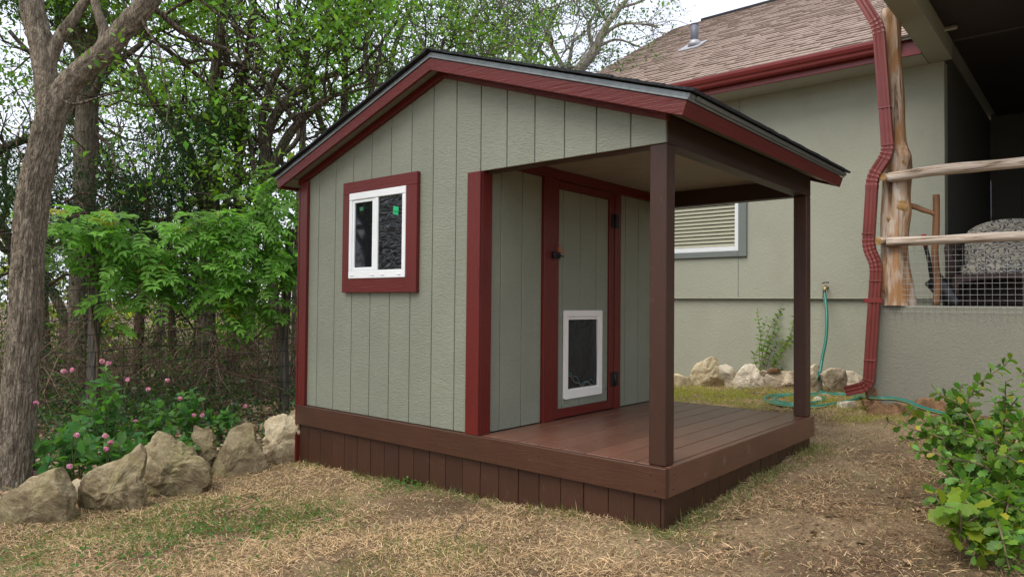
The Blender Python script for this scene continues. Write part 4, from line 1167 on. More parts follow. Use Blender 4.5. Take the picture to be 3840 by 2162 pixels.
GS = 'sandstone blocks edging the knee wall'
rock('edging_stone', R7([(1350, 1257), (1450, 1253), (1448, 1285), (1358, 1290)]), M['sandstone'], 'thin brown block below the downspout', GS, .16, 24, basepx=(2195, 1005), plane_y=3.7)
rock('edging_stone', R7([(1385, 1345), (1430, 1310), (1640, 1315), (1668, 1340), (1657, 1392), (1540, 1400), (1420, 1375)]), M['sandstone'], 'long tan edging block nearest the downspout', GS, .24, 26, 1, 8)
rock('edging_stone', R7([(1670, 1330), (1700, 1285), (1760, 1275), (1860, 1300), (1882, 1330), (1872, 1385), (1780, 1390), (1690, 1385)]), M['sandstone'], 'humped tan edging block under the hose', GS, .24, 27, 1, 8)
rock('edging_stone', R7([(1895, 1320), (1920, 1300), (2060, 1290), (2120, 1320), (2130, 1390), (2000, 1395), (1900, 1385)]), M['sandstone'], 'tan edging block behind the oak shrub leaves', GS, .24, 28, 1, 8)
rock('edging_stone', R7([(1028, 1283), (1080, 1268), (1132, 1290), (1105, 1318), (1040, 1312)]), M['lime_white'], 'small white flat stone inside the hose coil', GS, .18, 29, .6)
rock('edging_stone', R7([(1105, 1335), (1150, 1303), (1300, 1298), (1345, 1322), (1300, 1345), (1120, 1348)]), M['lime_white'], 'long white flat stone beside the hose coil', GS, .22, 30, .6)

# ------------------------------------------------------------------ wire fence
p1 = G(228, 1110); p2 = G(710, 1052)
fd = (p2 - p1); fd[2] = 0; fd /= np.linalg.norm(fd)
fence = thing('wire_fence', (p1 + p2) / 2, 'tall wire fence on round weathered wooden posts along the woods', 'fence')
M['post_wood'] = bark('weathered_post_wood', (.05, .042, .033), (.14, .12, .10), (.27, .25, .21), (1, 1, .06), 26, .6)
step = np.linalg.norm((p2 - p1)[:2])
fh = beside(712, 588, p2)[2] - p2[2]
posts = []
for i, rad in ((-1, .055), (0, .058), (1, .05), (2, .05)):
    b = p1 + fd * step * i; b[2] = gz(b[0], b[1])
    lean = np.array([.03 * math.sin(i * 3), .02, 0])
    n = 26; zs = np.linspace(-.1, fh + (.05 if i == 1 else .0), n)
    pts = [b + np.array([0, 0, z]) + lean * z + np.array([.008 * math.sin(z * 4 + i), .008 * math.cos(z * 3), 0]) for z in zs]
    rd = [rad * (1 + .10 * math.sin(z * 5 + i) + .06 * math.sin(z * 13)) for z in zs]
    capped_tube('post', pts, np.array(rd), 14, M['post_wood'], fence)
M['rust_wire'] = plain('dark_rusty_wire', (.03, .026, .023), .7, .1)
a0 = p1 - fd * step * 1.0; a1 = p1 + fd * step * 2.0
tocamf = np.array([fd[1], -fd[0], 0]); 
if np.dot(tocamf, CAM - p1) < 0: tocamf = -tocamf
nw = 14
for j in range(nw):
    h = .06 + (fh - .04) * (j / (nw - 1)) ** .92
    pts = []
    for t in np.linspace(0, 1, 25):
        q = a0 + (a1 - a0) * t + tocamf * .062
        q[2] = gz(q[0], q[1]) + h + .012 * math.sin(t * 37 + j * 2.3) - .01 * math.sin(t * 3 * math.pi) ** 2
        pts.append(q)
    wv_ = Tubes(); wv_.add(pts, .0035, 4); wv_.build('wire', M['rust_wire'], fence)
sw = Tubes()
ns_ = int(np.linalg.norm(a1 - a0) / .30)
for i in range(ns_):
    q = a0 + (a1 - a0) * (i + .5) / ns_ + tocamf * .064
    z0 = float(gz(q[0], q[1]))
    sw.add([(q[0], q[1], z0 + .05), (q[0] + .01 * math.sin(i), q[1], z0 + 1), (q[0], q[1], z0 + fh)], .0026, 4)
o = sw.build('stay_wires', M['rust_wire'], fence); o['kind'] = 'stuff'

# ------------------------------------------------------------------ foliage helpers
def tint(n, rng, c, var=.25, yellow=.0, dark=0):
    c = np.array(c)
    k = rng.uniform(1 - var, 1 + var, (n, 1))
    col = c * k
    h = rng.normal(0, .12, (n, 1))
    col = col * np.concatenate([1 + h, np.ones((n, 1)), 1 - h], 1)
    if yellow:
        m_ = rng.random(n) < yellow
        col[m_] = np.array([.30, .28, .03]) * k[m_]
    return np.clip(col, .003, 1)
def leaf_mesh(name, tmpl, pos, d, up, size, col, mat, parent=None, base=None):
    v, f, ix = scatter(tmpl[0], tmpl[1], pos, d, up, size)
    return add_np(name, v, f, mat, parent, base, True, col[ix])
def nrm(v): return v / (np.linalg.norm(v) + 1e-9)

# ------------------------------------------------------------------ wisteria on the fence
def wisteria(name, label, base, blobs, rng, seed_paths):
    t = thing(name, base, label, 'vine', 'wisteria vines on the fence')
    pos = []; dr = []; up = []; size = []; col = []
    tb = Tubes(); rach = Tubes()
    for (u, v, ru, rv, cnt, dep) in blobs:
        for _ in range(int(cnt * .56)):
            a = rng.normal(0, .5, 2)
            c0 = p1 + tocamf * (rng.uniform(-.18, .30) + dep)
            # anchor on the fence plane under that pixel
            dd = ray(u + a[0] * ru, v + a[1] * rv); nn = tocamf
            tt = np.dot(c0 - CAM, nn) / np.dot(dd, nn); A = CAM + dd * tt
            dirn = nrm(tocamf * rng.uniform(.2, 1) + fd * rng.normal(.1, .7) + np.array([0, 0, rng.normal(-.15, .45)]))
            Ln = rng.uniform(.16, .30); nl = rng.integers(4, 7)
            cc = np.array([.155, .345, .05]) * rng.uniform(.5, 1.25)
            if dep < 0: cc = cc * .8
            if rng.random() < .035: cc = np.array([.30, .30, .03])
            pts = [A]; cur = dirn.copy(); P = A.copy()
            upv = nrm(np.array([0, 0, 1.0]) + tocamf * .45 + rng.normal(0, .28, 3))
            side = nrm(np.cross(dirn, upv))
            for q in range(nl):
                cur = nrm(cur + np.array([0, 0, -.13])); P = P + cur * Ln / nl; pts.append(P.copy())
                for s in (-1, 1):
                    pos.append(P); dr.append(nrm(side * s * 1.0 + cur * .55 + np.array([0, 0, -.10 + rng.normal(0, .12)]))); up.append(upv)
                    ls = rng.uniform(.072, .10) * (1 - .25 * abs(q / nl - .5)); size.append((ls * .44, ls, ls)); col.append(cc * rng.uniform(.85, 1.15))
            pos.append(P); dr.append(nrm(cur)); up.append(upv); size.append((.033, .085, .08)); col.append(cc)
            rach.add(pts, .0016, 3)
    leaf_mesh('leaves', LEAF8, np.array(pos), np.array(dr), np.array(up), np.array(size), np.array(col), M['leaf_soft'], t)
    rach.build('leaf_stalks', M['stem_green'], t)['kind'] = 'stuff'
    for pp_ in seed_paths:
        pts = []
        for (u, v) in pp_:
            dd = ray(u, v); tt = np.dot(p1 + tocamf * .05 - CAM, tocamf) / np.dot(dd, tocamf); pts.append(CAM + dd * tt)
        tb.add(spline(pts, 30), np.linspace(.016, .006, 30), 6)
    tb.build('stems', M['stem_brown'], t)
rw = np.random.default_rng(21)
wisteria('wisteria_vine', 'bright wisteria spilling over the fence post next to the forked tree', p1,
         [(190, 545, 90, 35, 46, 0), (260, 590, 80, 40, 50, .05), (330, 640, 80, 55, 70, .1), (390, 680, 60, 60, 46, .1), (200, 640, 90, 60, 34, -.1), (300, 710, 70, 60, 36, .05), (290, 790, 40, 30, 9, 0), (400, 730, 40, 40, 18, .1), (150, 570, 40, 40, 14, -.05), (430, 650, 40, 40, 22, .1)], rw,
         [[(232, 1105), (245, 900), (225, 700), (300, 590), (420, 640)], [(225, 700), (180, 600), (120, 560)]])
wisteria('wisteria_vine', 'dense wisteria heaped over the fence post near the shed corner', p2,
         [(480, 580, 70, 35, 46, 0), (560, 570, 80, 45, 66, 0), (650, 560, 80, 60, 84, 0), (710, 500, 60, 70, 64, -.1), (560, 650, 90, 60, 80, .05), (650, 660, 80, 60, 70, .05), (600, 720, 80, 50, 56, .05), (530, 740, 50, 50, 24, .05), (570, 800, 35, 50, 18, .05), (640, 780, 50, 40, 22, .05), (720, 640, 50, 80, 44, 0), (700, 450, 40, 40, 26, -.3), (650, 760, 40, 60, 20, .0), (450, 560, 30, 20, 8, 0)], rw,
         [[(705, 1040), (690, 900), (712, 750), (680, 600), (560, 570), (450, 590)], [(690, 760), (740, 640), (750, 480)], [(600, 880), (680, 800), (740, 560)]])

# ------------------------------------------------------------------ stems with paired leaves: lantana, sapling, oak shrub
def stem_plant(name, label, cat, base, tips, rng, leaf, lsize, width, color, spacing=.05, group=None, mat='leaf_soft', stem='stem_green', pair=True, jitter=.1, r0=.006, dspread=.15, droop=.1, splay=.8, start=.3, var=.25, yellow=0):
    t = thing(name, base, label, cat, group)
    tb = Tubes(); pos = []; dr = []; up = []; size = []; col = []
    for tip in tips:
        b = base + np.array([rng.normal(0, .03), rng.normal(0, .03), 0])
        mid = (b + tip) / 2 + np.array([rng.normal(0, jitter), rng.normal(0, jitter), .08 + abs(rng.normal(0, jitter * .5))])
        pth = spline([b, mid, tip], 14)
        ln = np.linalg.norm(np.diff(pth, axis=0), axis=1).sum()
        tb.add(pth, np.linspace(r0, r0 * .35, 14), 5)
        k = max(3, int(ln * (1 - start) / spacing))
        az = rng.uniform(0, 6.28)
        for q in range(k + 1):
            f = start + (1 - start) * q / k
            i = min(12, int(f * 13)); fr = f * 13 - i
            P = pth[i] * (1 - fr) + pth[min(13, i + 1)] * fr
            T = nrm(pth[min(13, i + 1)] - pth[i])
            az += math.pi / 2 + rng.normal(0, .3)
            ref = nrm(np.cross(T, [.3, .2, 1.0])); r2 = np.cross(T, ref)
            for s in ((0, math.pi) if pair else (0, 2.2)):
                D = nrm((ref * math.cos(az + s) + r2 * math.sin(az + s)) * splay + T * .45 + np.array([0, 0, -droop]))
                sc = rng.uniform(.65, 1.15) * lsize * (1 - .35 * (q / k) ** 3)
                pos.append(P); dr.append(D); up.append(nrm(np.array([0, 0, 1.0]) + rng.normal(0, .5, 3))); size.append((sc * width, sc, sc)); col.append(tint(1, rng, color, var, yellow)[0])
    leaf_mesh('leaves', leaf, np.array(pos), np.array(dr), np.array(up), np.array(size), np.array(col), M[mat], t)
    tb.build('stems', M[stem], t)
    return t
def flower(p, r, parent, rng):
    n = 34
    d = rand_dirs(n, rng); d[:, 2] = np.abs(d[:, 2]) - .25; d /= np.linalg.norm(d, axis=1)[:, None]
    c = np.array([.68, .26, .46]) * rng.uniform(.8, 1.15, (n, 1)); c[rng.random(n) < .35] = (.80, .52, .62)
    leaf_mesh('flower_head', LEAF4, np.array([p] * n) + d * r * .45, np.cross(d, rand_dirs(n, rng)) , d, np.full((n, 3), r * .8), c, M['petal'], parent)
    o = bpy.data.objects[-1] if False else None
rl_ = np.random.default_rng(33)
LAN = [
    ((268, 1170), [(262, 925), (235, 960), (285, 950), (300, 1000), (215, 1010), (250, 1040), (310, 1060), (190, 1050), (270, 1000)], [(257, 908), (273, 914), (321, 955), (182, 930), (160, 933)]),
    ((180, 1225), [(120, 1120), (160, 1085), (200, 1075), (235, 1110), (130, 1160), (180, 1130), (100, 1110), (215, 1150)], [(193, 1094), (90, 1014), (176, 1172), (157, 1187)]),
    ((265, 1215), [(240, 1110), (280, 1120), (310, 1100), (330, 1130), (270, 1160), (300, 1160), (230, 1170)], [(265, 1096), (278, 1113), (267, 1129)]),
    ((400, 1140), [(360, 1020), (395, 1010), (350, 1060), (420, 1040), (330, 1080), (385, 1075), (430, 1080), (370, 1100)], [(341, 1060), (373, 979), (421, 956)]),
    ((470, 1130), [(455, 990), (480, 985), (500, 1010), (440, 1020), (490, 1050), (470, 1060), (520, 1040), (445, 1060)], [(488, 1044), (453, 1002), (509, 1044)]),
    ((540, 1120), [(530, 1050), (560, 1040), (590, 1060), (575, 1080), (515, 1075), (600, 1050)], [(617, 1021)]),
    ((60, 1225), [(50, 1195), (90, 1190), (30, 1210), (110, 1195), (70, 1180)], [(87, 1190)]),
    ((330, 1190), [(300, 1120), (345, 1115), (370, 1130), (320, 1150), (355, 1160)], []),
    ((500, 1190), [(470, 1110), (500, 1090), (520, 1115), (485, 1130), (455, 1110), (512, 1140)], [])]
LAN_LABELS = ['tallest lantana with twin pink heads against the first fence post', 'broad lantana between the forked tree and the small pale stone', 'lantana with three small pink heads behind the wedge shaped boulder', 'lantana behind the gap left of the broken mossy boulder top', 'upright lantana with pale tips above the narrow pitted boulder', 'low lantana behind the smooth triangular boulder', 'lantana sprig hugging the foot of the forked tree trunk', 'flowerless lantana low behind the wedge shaped boulder', 'flowerless lantana leaves overhanging the broken mossy boulder']
for li, (bpx, tps, fls) in enumerate(LAN):
    b = G(*bpx)
    tips = [beside(u, v, b + FH * rl_.uniform(-.12, .2)) for u, v in tps]
    t = stem_plant('lantana_plant', LAN_LABELS[li], 'flowering plant', b, tips, rl_, LEAF8, .10, .64, (.095, .225, .06), .048, 'lantana plants in the flower bed', droop=.15, jitter=.06, start=.2)
    for (u, v) in fls:
        p = beside(u, v, b - FH * .12)
        flower(p, .024, t, rl_)
        sb_ = Tubes(); sb_.add(spline([b, (b + p) / 2 + np.array([.02, 0, .05]), p], 10), .0025, 4); sb_.build('flower_stalk', M['stem_green'], t)

rs_ = np.random.default_rng(5)
b = G(1958, 952); b = np.array([b[0], min(b[1], YW - .12), 0]); b[2] = gz(b[0], b[1])
tips = [beside(u, v, b + FH * rs_.uniform(-.15, .05)) for u, v in ((1990, 742), (1970, 760), (1905, 778), (1930, 800), (2000, 790), (1935, 850), (1960, 830), (2055, 790), (2040, 830), (2015, 860), (2070, 880), (1945, 900), (1985, 850), (2065, 800), (1925, 870))]
stem_plant('sapling', 'thin leafy sapling growing against the house wall', 'sapling', b, tips, rs_, LEAF8, .064, .55, (.17, .29, .055), .055, None, 'leaf_soft', 'stem_brown', True, .05, .004, start=.25)

ro = np.random.default_rng(11)
b = G(2500, 1310)
tp = []
for u, v, dd in ((2236, 1062, .25), (2262, 1108, .2), (2300, 1132, .1), (2335, 1048, .4), (2285, 1030, .35), (2355, 985, .6), (2420, 965, .5), (2472, 975, .4), (2540, 905, .3), (2530, 960, .2), (2560, 1000, .0), (2400, 1240, -.2), (2385, 1300, -.4), (2410, 1340, -.5), (2450, 1395, -.6), (2560, 1200, -.3), (2520, 1290, -.5), (2570, 1380, -.6),
                 (2330, 1100, .2), (2480, 1090, .1), (2420, 1090, .1), (2380, 1080, .15), (2440, 1040, .3), (2520, 1060, .1), (2560, 1100, -.1), (2370, 1150, 0), (2440, 1160, -.1), (2500, 1150, -.1), (2560, 1280, -.4), (2480, 1220, -.3), (2500, 1010, .2), (2400, 1020, .4), (2350, 1200, -.05), (2450, 1260, -.35), (2540, 1150, -.2), (2575, 1050, 0), (2310, 1085, .3), (2590, 1180, -.4), (2600, 1080, -.2), (2620, 1120, -.2), (2630, 1220, -.4), (2610, 1000, .1), (2570, 940, .3), (2640, 1320, -.5), (2600, 1420, -.7), (2540, 1430, -.7), (2550, 1340, -.5), (2600, 1300, -.5), (2510, 1400, -.6)):
    tp.append(beside(u, v, b + FH * (dd + ro.normal(0, .06))))
shrub = stem_plant('oak_shrub', 'young oak shrub with lobed glossy leaves beside the bare ground', 'shrub', b, tp, ro, OAK, .066, .66, (.11, .215, .036), .027, None, 'leaf', 'stem_brown', False, .10, .007, start=.28, droop=.12, splay=.9, var=.55, yellow=.05)
tip = []
b2 = G(2440, 1420)
t2 = [beside(u, v, b2 + FH * ro.uniform(-.1, .1)) for u, v in ((2385, 1300), (2420, 1262), (2400, 1345), (2450, 1330), (2470, 1390), (2370, 1270), (2500, 1360))]
stem_plant('oak_sprout', 'yellow green oak sprout at the foot of the shrub', 'sapling', b2, t2, ro, OAK, .10, .8, (.17, .26, .03), .055, None, 'leaf', 'stem_brown', False, .05, .005, start=.35, droop=.1, splay=.9, var=.2)

# ------------------------------------------------------------------ trees
def grow(T, tips, p, d, Lb, r, lvl, rng, up=.12, wig=.30):
    n = int(min(8, 3 + Lb / .25)); pts = [np.array(p, float)]; dd = nrm(np.array(d, float))
    for i in range(n):
        dd = nrm(dd + rng.normal(0, wig, 3) + np.array([0, 0, up])); pts.append(pts[-1] + dd * Lb / n)
    rad = np.linspace(r, max(r * .4, .0025), n + 1)
    if lvl or rng.random() < .35: T.add(pts, rad, {3: 8, 2: 6, 1: 4, 0: 3}[lvl])
    if lvl == 0:
        tips.extend(pts[1:]); return
    if lvl == 1: tips.extend(pts[n // 2:])
    k = int(rng.integers(3, 6))
    for c in range(k):
        i = int(rng.integers(max(1, n // 3), n + 1)) if c else n
        T0 = nrm(pts[i] - pts[i - 1])
        nd = nrm(T0 * .75 + rand_dirs(1, rng)[0] * .85)
        grow(T, tips, pts[i], nd, Lb * rng.uniform(.5, .8), rad[i] * rng.uniform(.55, .75), lvl - 1, rng, up, wig)
def crown_leaves(name, tips, per, spread, size, color, rng, parent, tmpl=LEAF4, mat='leaf', width=.55, var=.4, yellow=0, flat=.0, droop=.2, clump=None):
    if clump:
        tips = [q for q in tips if mnoise.noise(Vector((q[0] * .8, q[1] * .8, q[2] * 1.15))) > clump]
        per = int(per * 1.9)
    tips = np.array(tips); n = len(tips) * per
    pos = np.repeat(tips, per, 0) + rng.normal(0, spread, (n, 3))
    d = rand_dirs(n, rng); d[:, 2] -= droop
    up = rand_dirs(n, rng) + np.array([0, 0, 1.1])
    s = size * rng.uniform(.6, 1.3, n)
    base = np.repeat(tint(len(tips), rng, color, var), per, 0)      # leaves of one twig share a tone
    col = base * rng.uniform(.75, 1.25, (n, 1))
    if yellow: 
        q = rng.random(n) < yellow; col[q] = np.array([.2, .22, .03])
    return leaf_mesh(name, tmpl, pos, d, up, np.stack([s * width, s, s], 1), col, M[mat], parent)
def px_path(pts, base):
    """trunk drawn in picture units on the upright plane at its foot; returns places and radii"""
    P = []; r = []
    for u, v, w in pts:
        q = beside(u, v, base); P.append(q); r.append(w / 2 / pxm(q))
    return np.array(P), np.array(r)
def tree(name, label, basepx, trunks, limbs, rng, color, barkm, group=None, per=5, size=.074, spread=.12, limb_l=1.5, base=None, lvl=2, spawn_from=.35, leaf_mat='leaf', width=.55, nspawn=7, droop=.2, up=.1, depth_jit=.5, cat='tree', leaves=True, yellow=0, sides=14):
    b = G(*basepx) if base is None else np.array(base, float)
    t = thing(name, b, label, cat, group)
    T = Tubes(); Br = Tubes(); tips = []
    for ti, tr_ in enumerate(trunks):
        P, r = px_path(tr_, b)
        # a main stem wanders a little in depth as it rises
        for i in range(1, len(P)):
            P[i] += FH * depth_jit * (i / len(P)) * math.sin(ti * 2.1 + i * .7) * (1 if ti else .3)
        n = max(16, len(P) * 8); S = spline(P, n); rr = np.interp(np.linspace(0, 1, n), np.linspace(0, 1, len(r)), r)
        T.add(S, rr * (1 + .05 * np.sin(np.linspace(0, 30, n) + ti)), sides if ti == 0 else 10)
        for k in range(nspawn):
            i = int(n * rng.uniform(spawn_from, 1)) if k else n - 1
            i = min(i, n - 1)
            d = nrm(rand_dirs(1, rng, .45)[0] + np.array([0, 0, .35]) + (nrm(S[-1] - S[-3]) if k == 0 else 0))
            grow(Br, tips, S[i], d, limb_l * rng.uniform(.6, 1.25), max(.010, rr[i] * .5), lvl, rng, up)
    for lp in limbs:
        P, r = px_path(lp, b)
        for i in range(1, len(P)): P[i] += FH * rng.normal(0, .15) * i
        n = len(P) * 6; S = spline(P, n); rr = np.interp(np.linspace(0, 1, n), np.linspace(0, 1, len(r)), r)
        Br.add(S, rr, 7)
        for k in range(4):
            i = int(n * rng.uniform(.45, .99)); grow(Br, tips, S[i], nrm(rand_dirs(1, rng, .3)[0] + np.array([0, 0, .3])), limb_l * .7 * rng.uniform(.6, 1.2), max(.008, rr[i] * .55), max(1, lvl - 1), rng, up)
    T.build('trunk', M[barkm], t)
    if Br.v: Br.build('branches', M[barkm], t)['kind'] = 'stuff'
    if leaves and tips: crown_leaves('crown', tips, per, spread, size, color, rng, t, mat=leaf_mat, width=width, droop=droop, yellow=yellow, clump=.045)
    return t
OAKG = (.135, .265, .042); DARKG = (.045, .10, .026); JUN = (.036, .075, .030)

# the big forked tree in front of the fence: hand-shaped trunk with deep bark ridges
rt_ = np.random.default_rng(101)
tb_ = G(38, 1242)
big = thing('oak_tree', tb_, 'big forked oak with deeply ridged bark beside the flower bed', 'tree')
def bark_trunk(name, pts, parent, sides=128, per=40, depth=.22, freq=11, seed=0, flare=0):
    P, r = px_path(pts, tb_)
    n = len(P) * per; S = spline(P, n); rr = np.interp(np.linspace(0, 1, n), np.linspace(0, 1, len(r)), r)
    V, F = tube_arrays(S, rr, sides, closed_ends=False)
    C_ = np.repeat(S, sides, 0); R_ = np.repeat(rr, sides); D = V - C_
    ang = np.tile(np.arange(sides) / sides * 2 * math.pi, n); ln = np.repeat(np.linspace(0, np.linalg.norm(np.diff(S, axis=0), axis=1).sum(), n), sides)
    out = np.empty(len(V))
    for i in range(len(V)):
        q = Vector((math.cos(ang[i]) * 1.0, math.sin(ang[i]) * 1.0, ln[i] * 1.1 + seed))
        w = mnoise.noise(q * 1.3) * .10
        rdg = mnoise.noise(Vector((math.cos(ang[i]) * freq * .80 + .25 * math.sin(ln[i] * 9), math.sin(ang[i]) * freq * .80, ln[i] * 6.0 + seed)))
        rdg2 = mnoise.noise(Vector((math.cos(ang[i]) * freq * 1.7, math.sin(ang[i]) * freq * 1.7, ln[i] * 22 + seed)))
        out[i] = w + depth * (1 - 2.2 * abs(rdg)) * .55 + depth * .45 * rdg2
        if flare: out[i] += flare * math.exp(-ln[i] * 5)
    return add_np(name, C_ + D * (1 + out)[:, None], F, M['bark_oak'], parent, None, True)
bark_trunk('trunk', [(30, 1300, 85), (35, 1242, 79), (40, 1120, 75), (52, 930, 71), (66, 770, 69), (72, 640, 65), (82, 510, 67), (100, 416, 65), (124, 310, 61), (138, 240, 54)], big, flare=.16)
bark_trunk('limb', [(126, 310, 52), (120, 240, 50), (114, 180, 50), (104, 110, 52), (86, 40, 52), (70, -40, 46), (40, -160, 36), (10, -330, 22)], big, 48, 16, seed=7)
bark_trunk('limb', [(130, 300, 56), (165, 225, 52), (210, 175, 50), (262, 130, 48), (312, 72, 48), (372, 5, 46), (420, -80, 42), (520, -200, 30), (600, -330, 18)], big, 48, 16, seed=13)
bark_trunk('limb', [(250, 140, 26), (262, 80, 24), (240, 10, 20), (235, -90, 14)], big, 24, 12, seed=23)
bark_trunk('limb', [(118, 175, 30), (150, 95, 26), (190, 40, 22), (240, -40, 18)], big, 24, 12, seed=29)
Br = Tubes(); tips = []
for (u, v, d_, Lb) in ((20, -300, (-.3, .2, .5), 1.6), (240, -80, (.1, -.2, .8), 1.5), (590, -300, (.4, .4, .5), 1.6), (500, -180, (.5, .1, .4), 1.3), (60, -60, (-.6, -.2, .3), 1.2), (235, -40, (.2, .5, .4), 1.1)):
    grow(Br, tips, beside(u, v, tb_), nrm(np.array(d_)), Lb, .03, 2, rt_, .05)
# small drooping twigs that hang into view
for (u, v, d_, Lb) in ((350, 30, (.6, .3, -.2), .9), (420, -60, (.6, .5, -.3), 1.0)):
    grow(Br, tips, beside(u, v, tb_), nrm(np.array(d_)), Lb, .012, 1, rt_, -.05)
Br.add(spline([beside(u, v, tb_ - FH * .1) for u, v in ((160, 255), (190, 262), (235, 250), (290, 235), (330, 245))], 20), np.linspace(.012, .003, 20), 6)
Br.build('branches', M['bark_dark'], big)['kind'] = 'stuff'
crown_leaves('crown', tips, 8, .13, .055, OAKG, rt_, big)

rk = np.random.default_rng(202)
tree('oak_tree', 'straight reddish barked oak right behind the big forked tree', (190, 1020),
     [[(188, 1022, 44), (192, 900, 42), (196, 760, 46), (206, 560, 54), (214, 400, 54), (222, 280, 52), (230, 190, 46), (246, 110, 38), (262, 20, 30), (280, -80, 20)],
      [(226, 215, 38), (205, 150, 34), (190, 80, 30), (172, 0, 24), (160, -80, 16)], [(232, 180, 26), (215, 60, 22), (232, -30, 18)]],
     [[(236, 330, 10), (290, 380, 8), (340, 470, 5), (365, 520, 3)]], rk, OAKG, 'bark_oak', per=5, limb_l=1.9, spawn_from=.55, nspawn=7)
tree('oak_tree', 'dark oak whose trunk splits low behind the wisteria with one limb leaning out', (515, 1012),
     [[(516, 1014, 46), (518, 850, 44), (524, 640, 42), (528, 520, 42), (536, 400, 34), (540, 300, 30), (545, 210, 24), (560, 100, 20), (570, 0, 16), (580, -90, 10)],
      [(520, 520, 34), (490, 430, 32), (460, 350, 28), (430, 300, 24), (400, 240, 18), (370, 170, 12)]],
     [[(480, 400, 16), (455, 300, 14), (440, 240, 10)], [(530, 340, 14), (470, 280, 10), (420, 270, 7)]], rk, OAKG, 'bark_dark', per=5, limb_l=1.8, spawn_from=.45, nspawn=8)
tree('oak_tree', 'twin stemmed oak with crooked limbs above the shed eave', (690, 1000),
     [[(700, 1000, 30), (690, 800, 30), (672, 560, 30), (662, 440, 30), (668, 360, 26), (690, 300, 24), (735, 250, 22), (790, 215, 18), (850, 190, 14)],
      [(668, 470, 26), (690, 400, 24), (740, 330, 22), (800, 290, 18), (860, 260, 12)],
      [(664, 420, 20), (665, 300, 18), (690, 220, 16), (720, 140, 16), (735, 60, 14), (730, -30, 10)]],
     [[(690, 290, 14), (650, 240, 12), (600, 180, 9), (570, 90, 6)]], rk, OAKG, 'bark_dark', per=5, limb_l=1.8, spawn_from=.5, nspawn=8)
tree('oak_tree', 'slim oak standing between the split oak and the twin stemmed oak', (583, 1003),
     [[(583, 1005, 26), (584, 800, 24), (590, 600, 22), (596, 440, 20), (600, 330, 22), (605, 230, 18), (640, 110, 14), (650, 0, 10)]],
     [[(600, 380, 12), (555, 270, 10), (500, 200, 8), (430, 120, 6), (400, 40, 4)]], rk, (.19, .33, .045), 'bark_dark', per=3, size=.095, limb_l=1.7, spawn_from=.5, nspawn=9)
tree('oak_tree', 'thin straight oak stem just clear of the shed corner behind the fence', (741, 1000), [[(741, 1002, 20), (742, 800, 19), (746, 600, 18), (755, 400, 16), (765, 250, 13), (780, 100, 9)]], [], rk, OAKG, 'bark_dark', per=5, limb_l=1.7, spawn_from=.5, nspawn=8)
tree('oak_tree', 'pencil thin oak stem in front of the twin stemmed oak', (632, 1006), [[(630, 1008, 18), (632, 800, 17), (640, 600, 15), (632, 420, 13), (610, 250, 10)]], [], rk, OAKG, 'bark_dark', per=5, limb_l=1.5, spawn_from=.55, nspawn=6)
# oaks whose crowns rise behind the shed roof
for (u, dist, lab) in ((860, 10.5, 'leafy oak rising behind the left roof slope of the shed'), (1010, 11.5, 'oak with a feathery crown right behind the shed roof peak'), (1180, 13.0, 'pale leaved oak behind the right roof slope of the shed'), (1330, 15.0, 'loose crowned oak next to the bare tree')):
    d = ray(u, 780); d = d / np.linalg.norm(d[:2]); b = CAM + d * dist; b[2] = gz(b[0], b[1])
    du = rk.uniform(-20, 20)
    tree('oak_tree', lab, None, [[(u, 700, 30), (u - 10, 400, 26), (u + du, 280, 20), (u + du * 2, 150, 14), (u + 20, 20, 9)], [(u - 10, 420, 18), (u - 70, 260, 14), (u - 90, 120, 9)], [(u, 380, 16), (u + 80, 240, 12), (u + 110, 110, 8)]],
         [], rk, (.075, .15, .04) if u > 1100 else OAKG, 'bark_dark' if u < 1100 else 'bark_pale', base=b, per=5, size=.062, limb_l=2.0, spawn_from=.4, nspawn=8)
# junipers
for bp, tr_, lab, lim in (
    ((340, 1012), [[(338, 1014, 26), (346, 860, 24), (352, 700, 20), (362, 560, 14), (366, 450, 8)]], 'dark juniper with a reddish trunk showing through the fence', 1.7),
    ((118, 1012), [[(122, 1014, 24), (112, 860, 22), (100, 700, 18), (70, 560, 14), (40, 420, 8)]], 'dark juniper whose sprays hang behind the forked tree', 1.8),
    ((440, 1000), [[(438, 1002, 20), (430, 800, 18), (420, 640, 14), (415, 500, 8)]], 'juniper with drooping dark sprays in the middle of the woods', 1.5)):
    tree('juniper_tree', lab, bp, tr_, [], rk, JUN, 'bark_red', per=15, size=.085, spread=.12, limb_l=lim, spawn_from=.45, leaf_mat='needle', width=.22, nspawn=12, droop=.5, up=-.05, lvl=2)
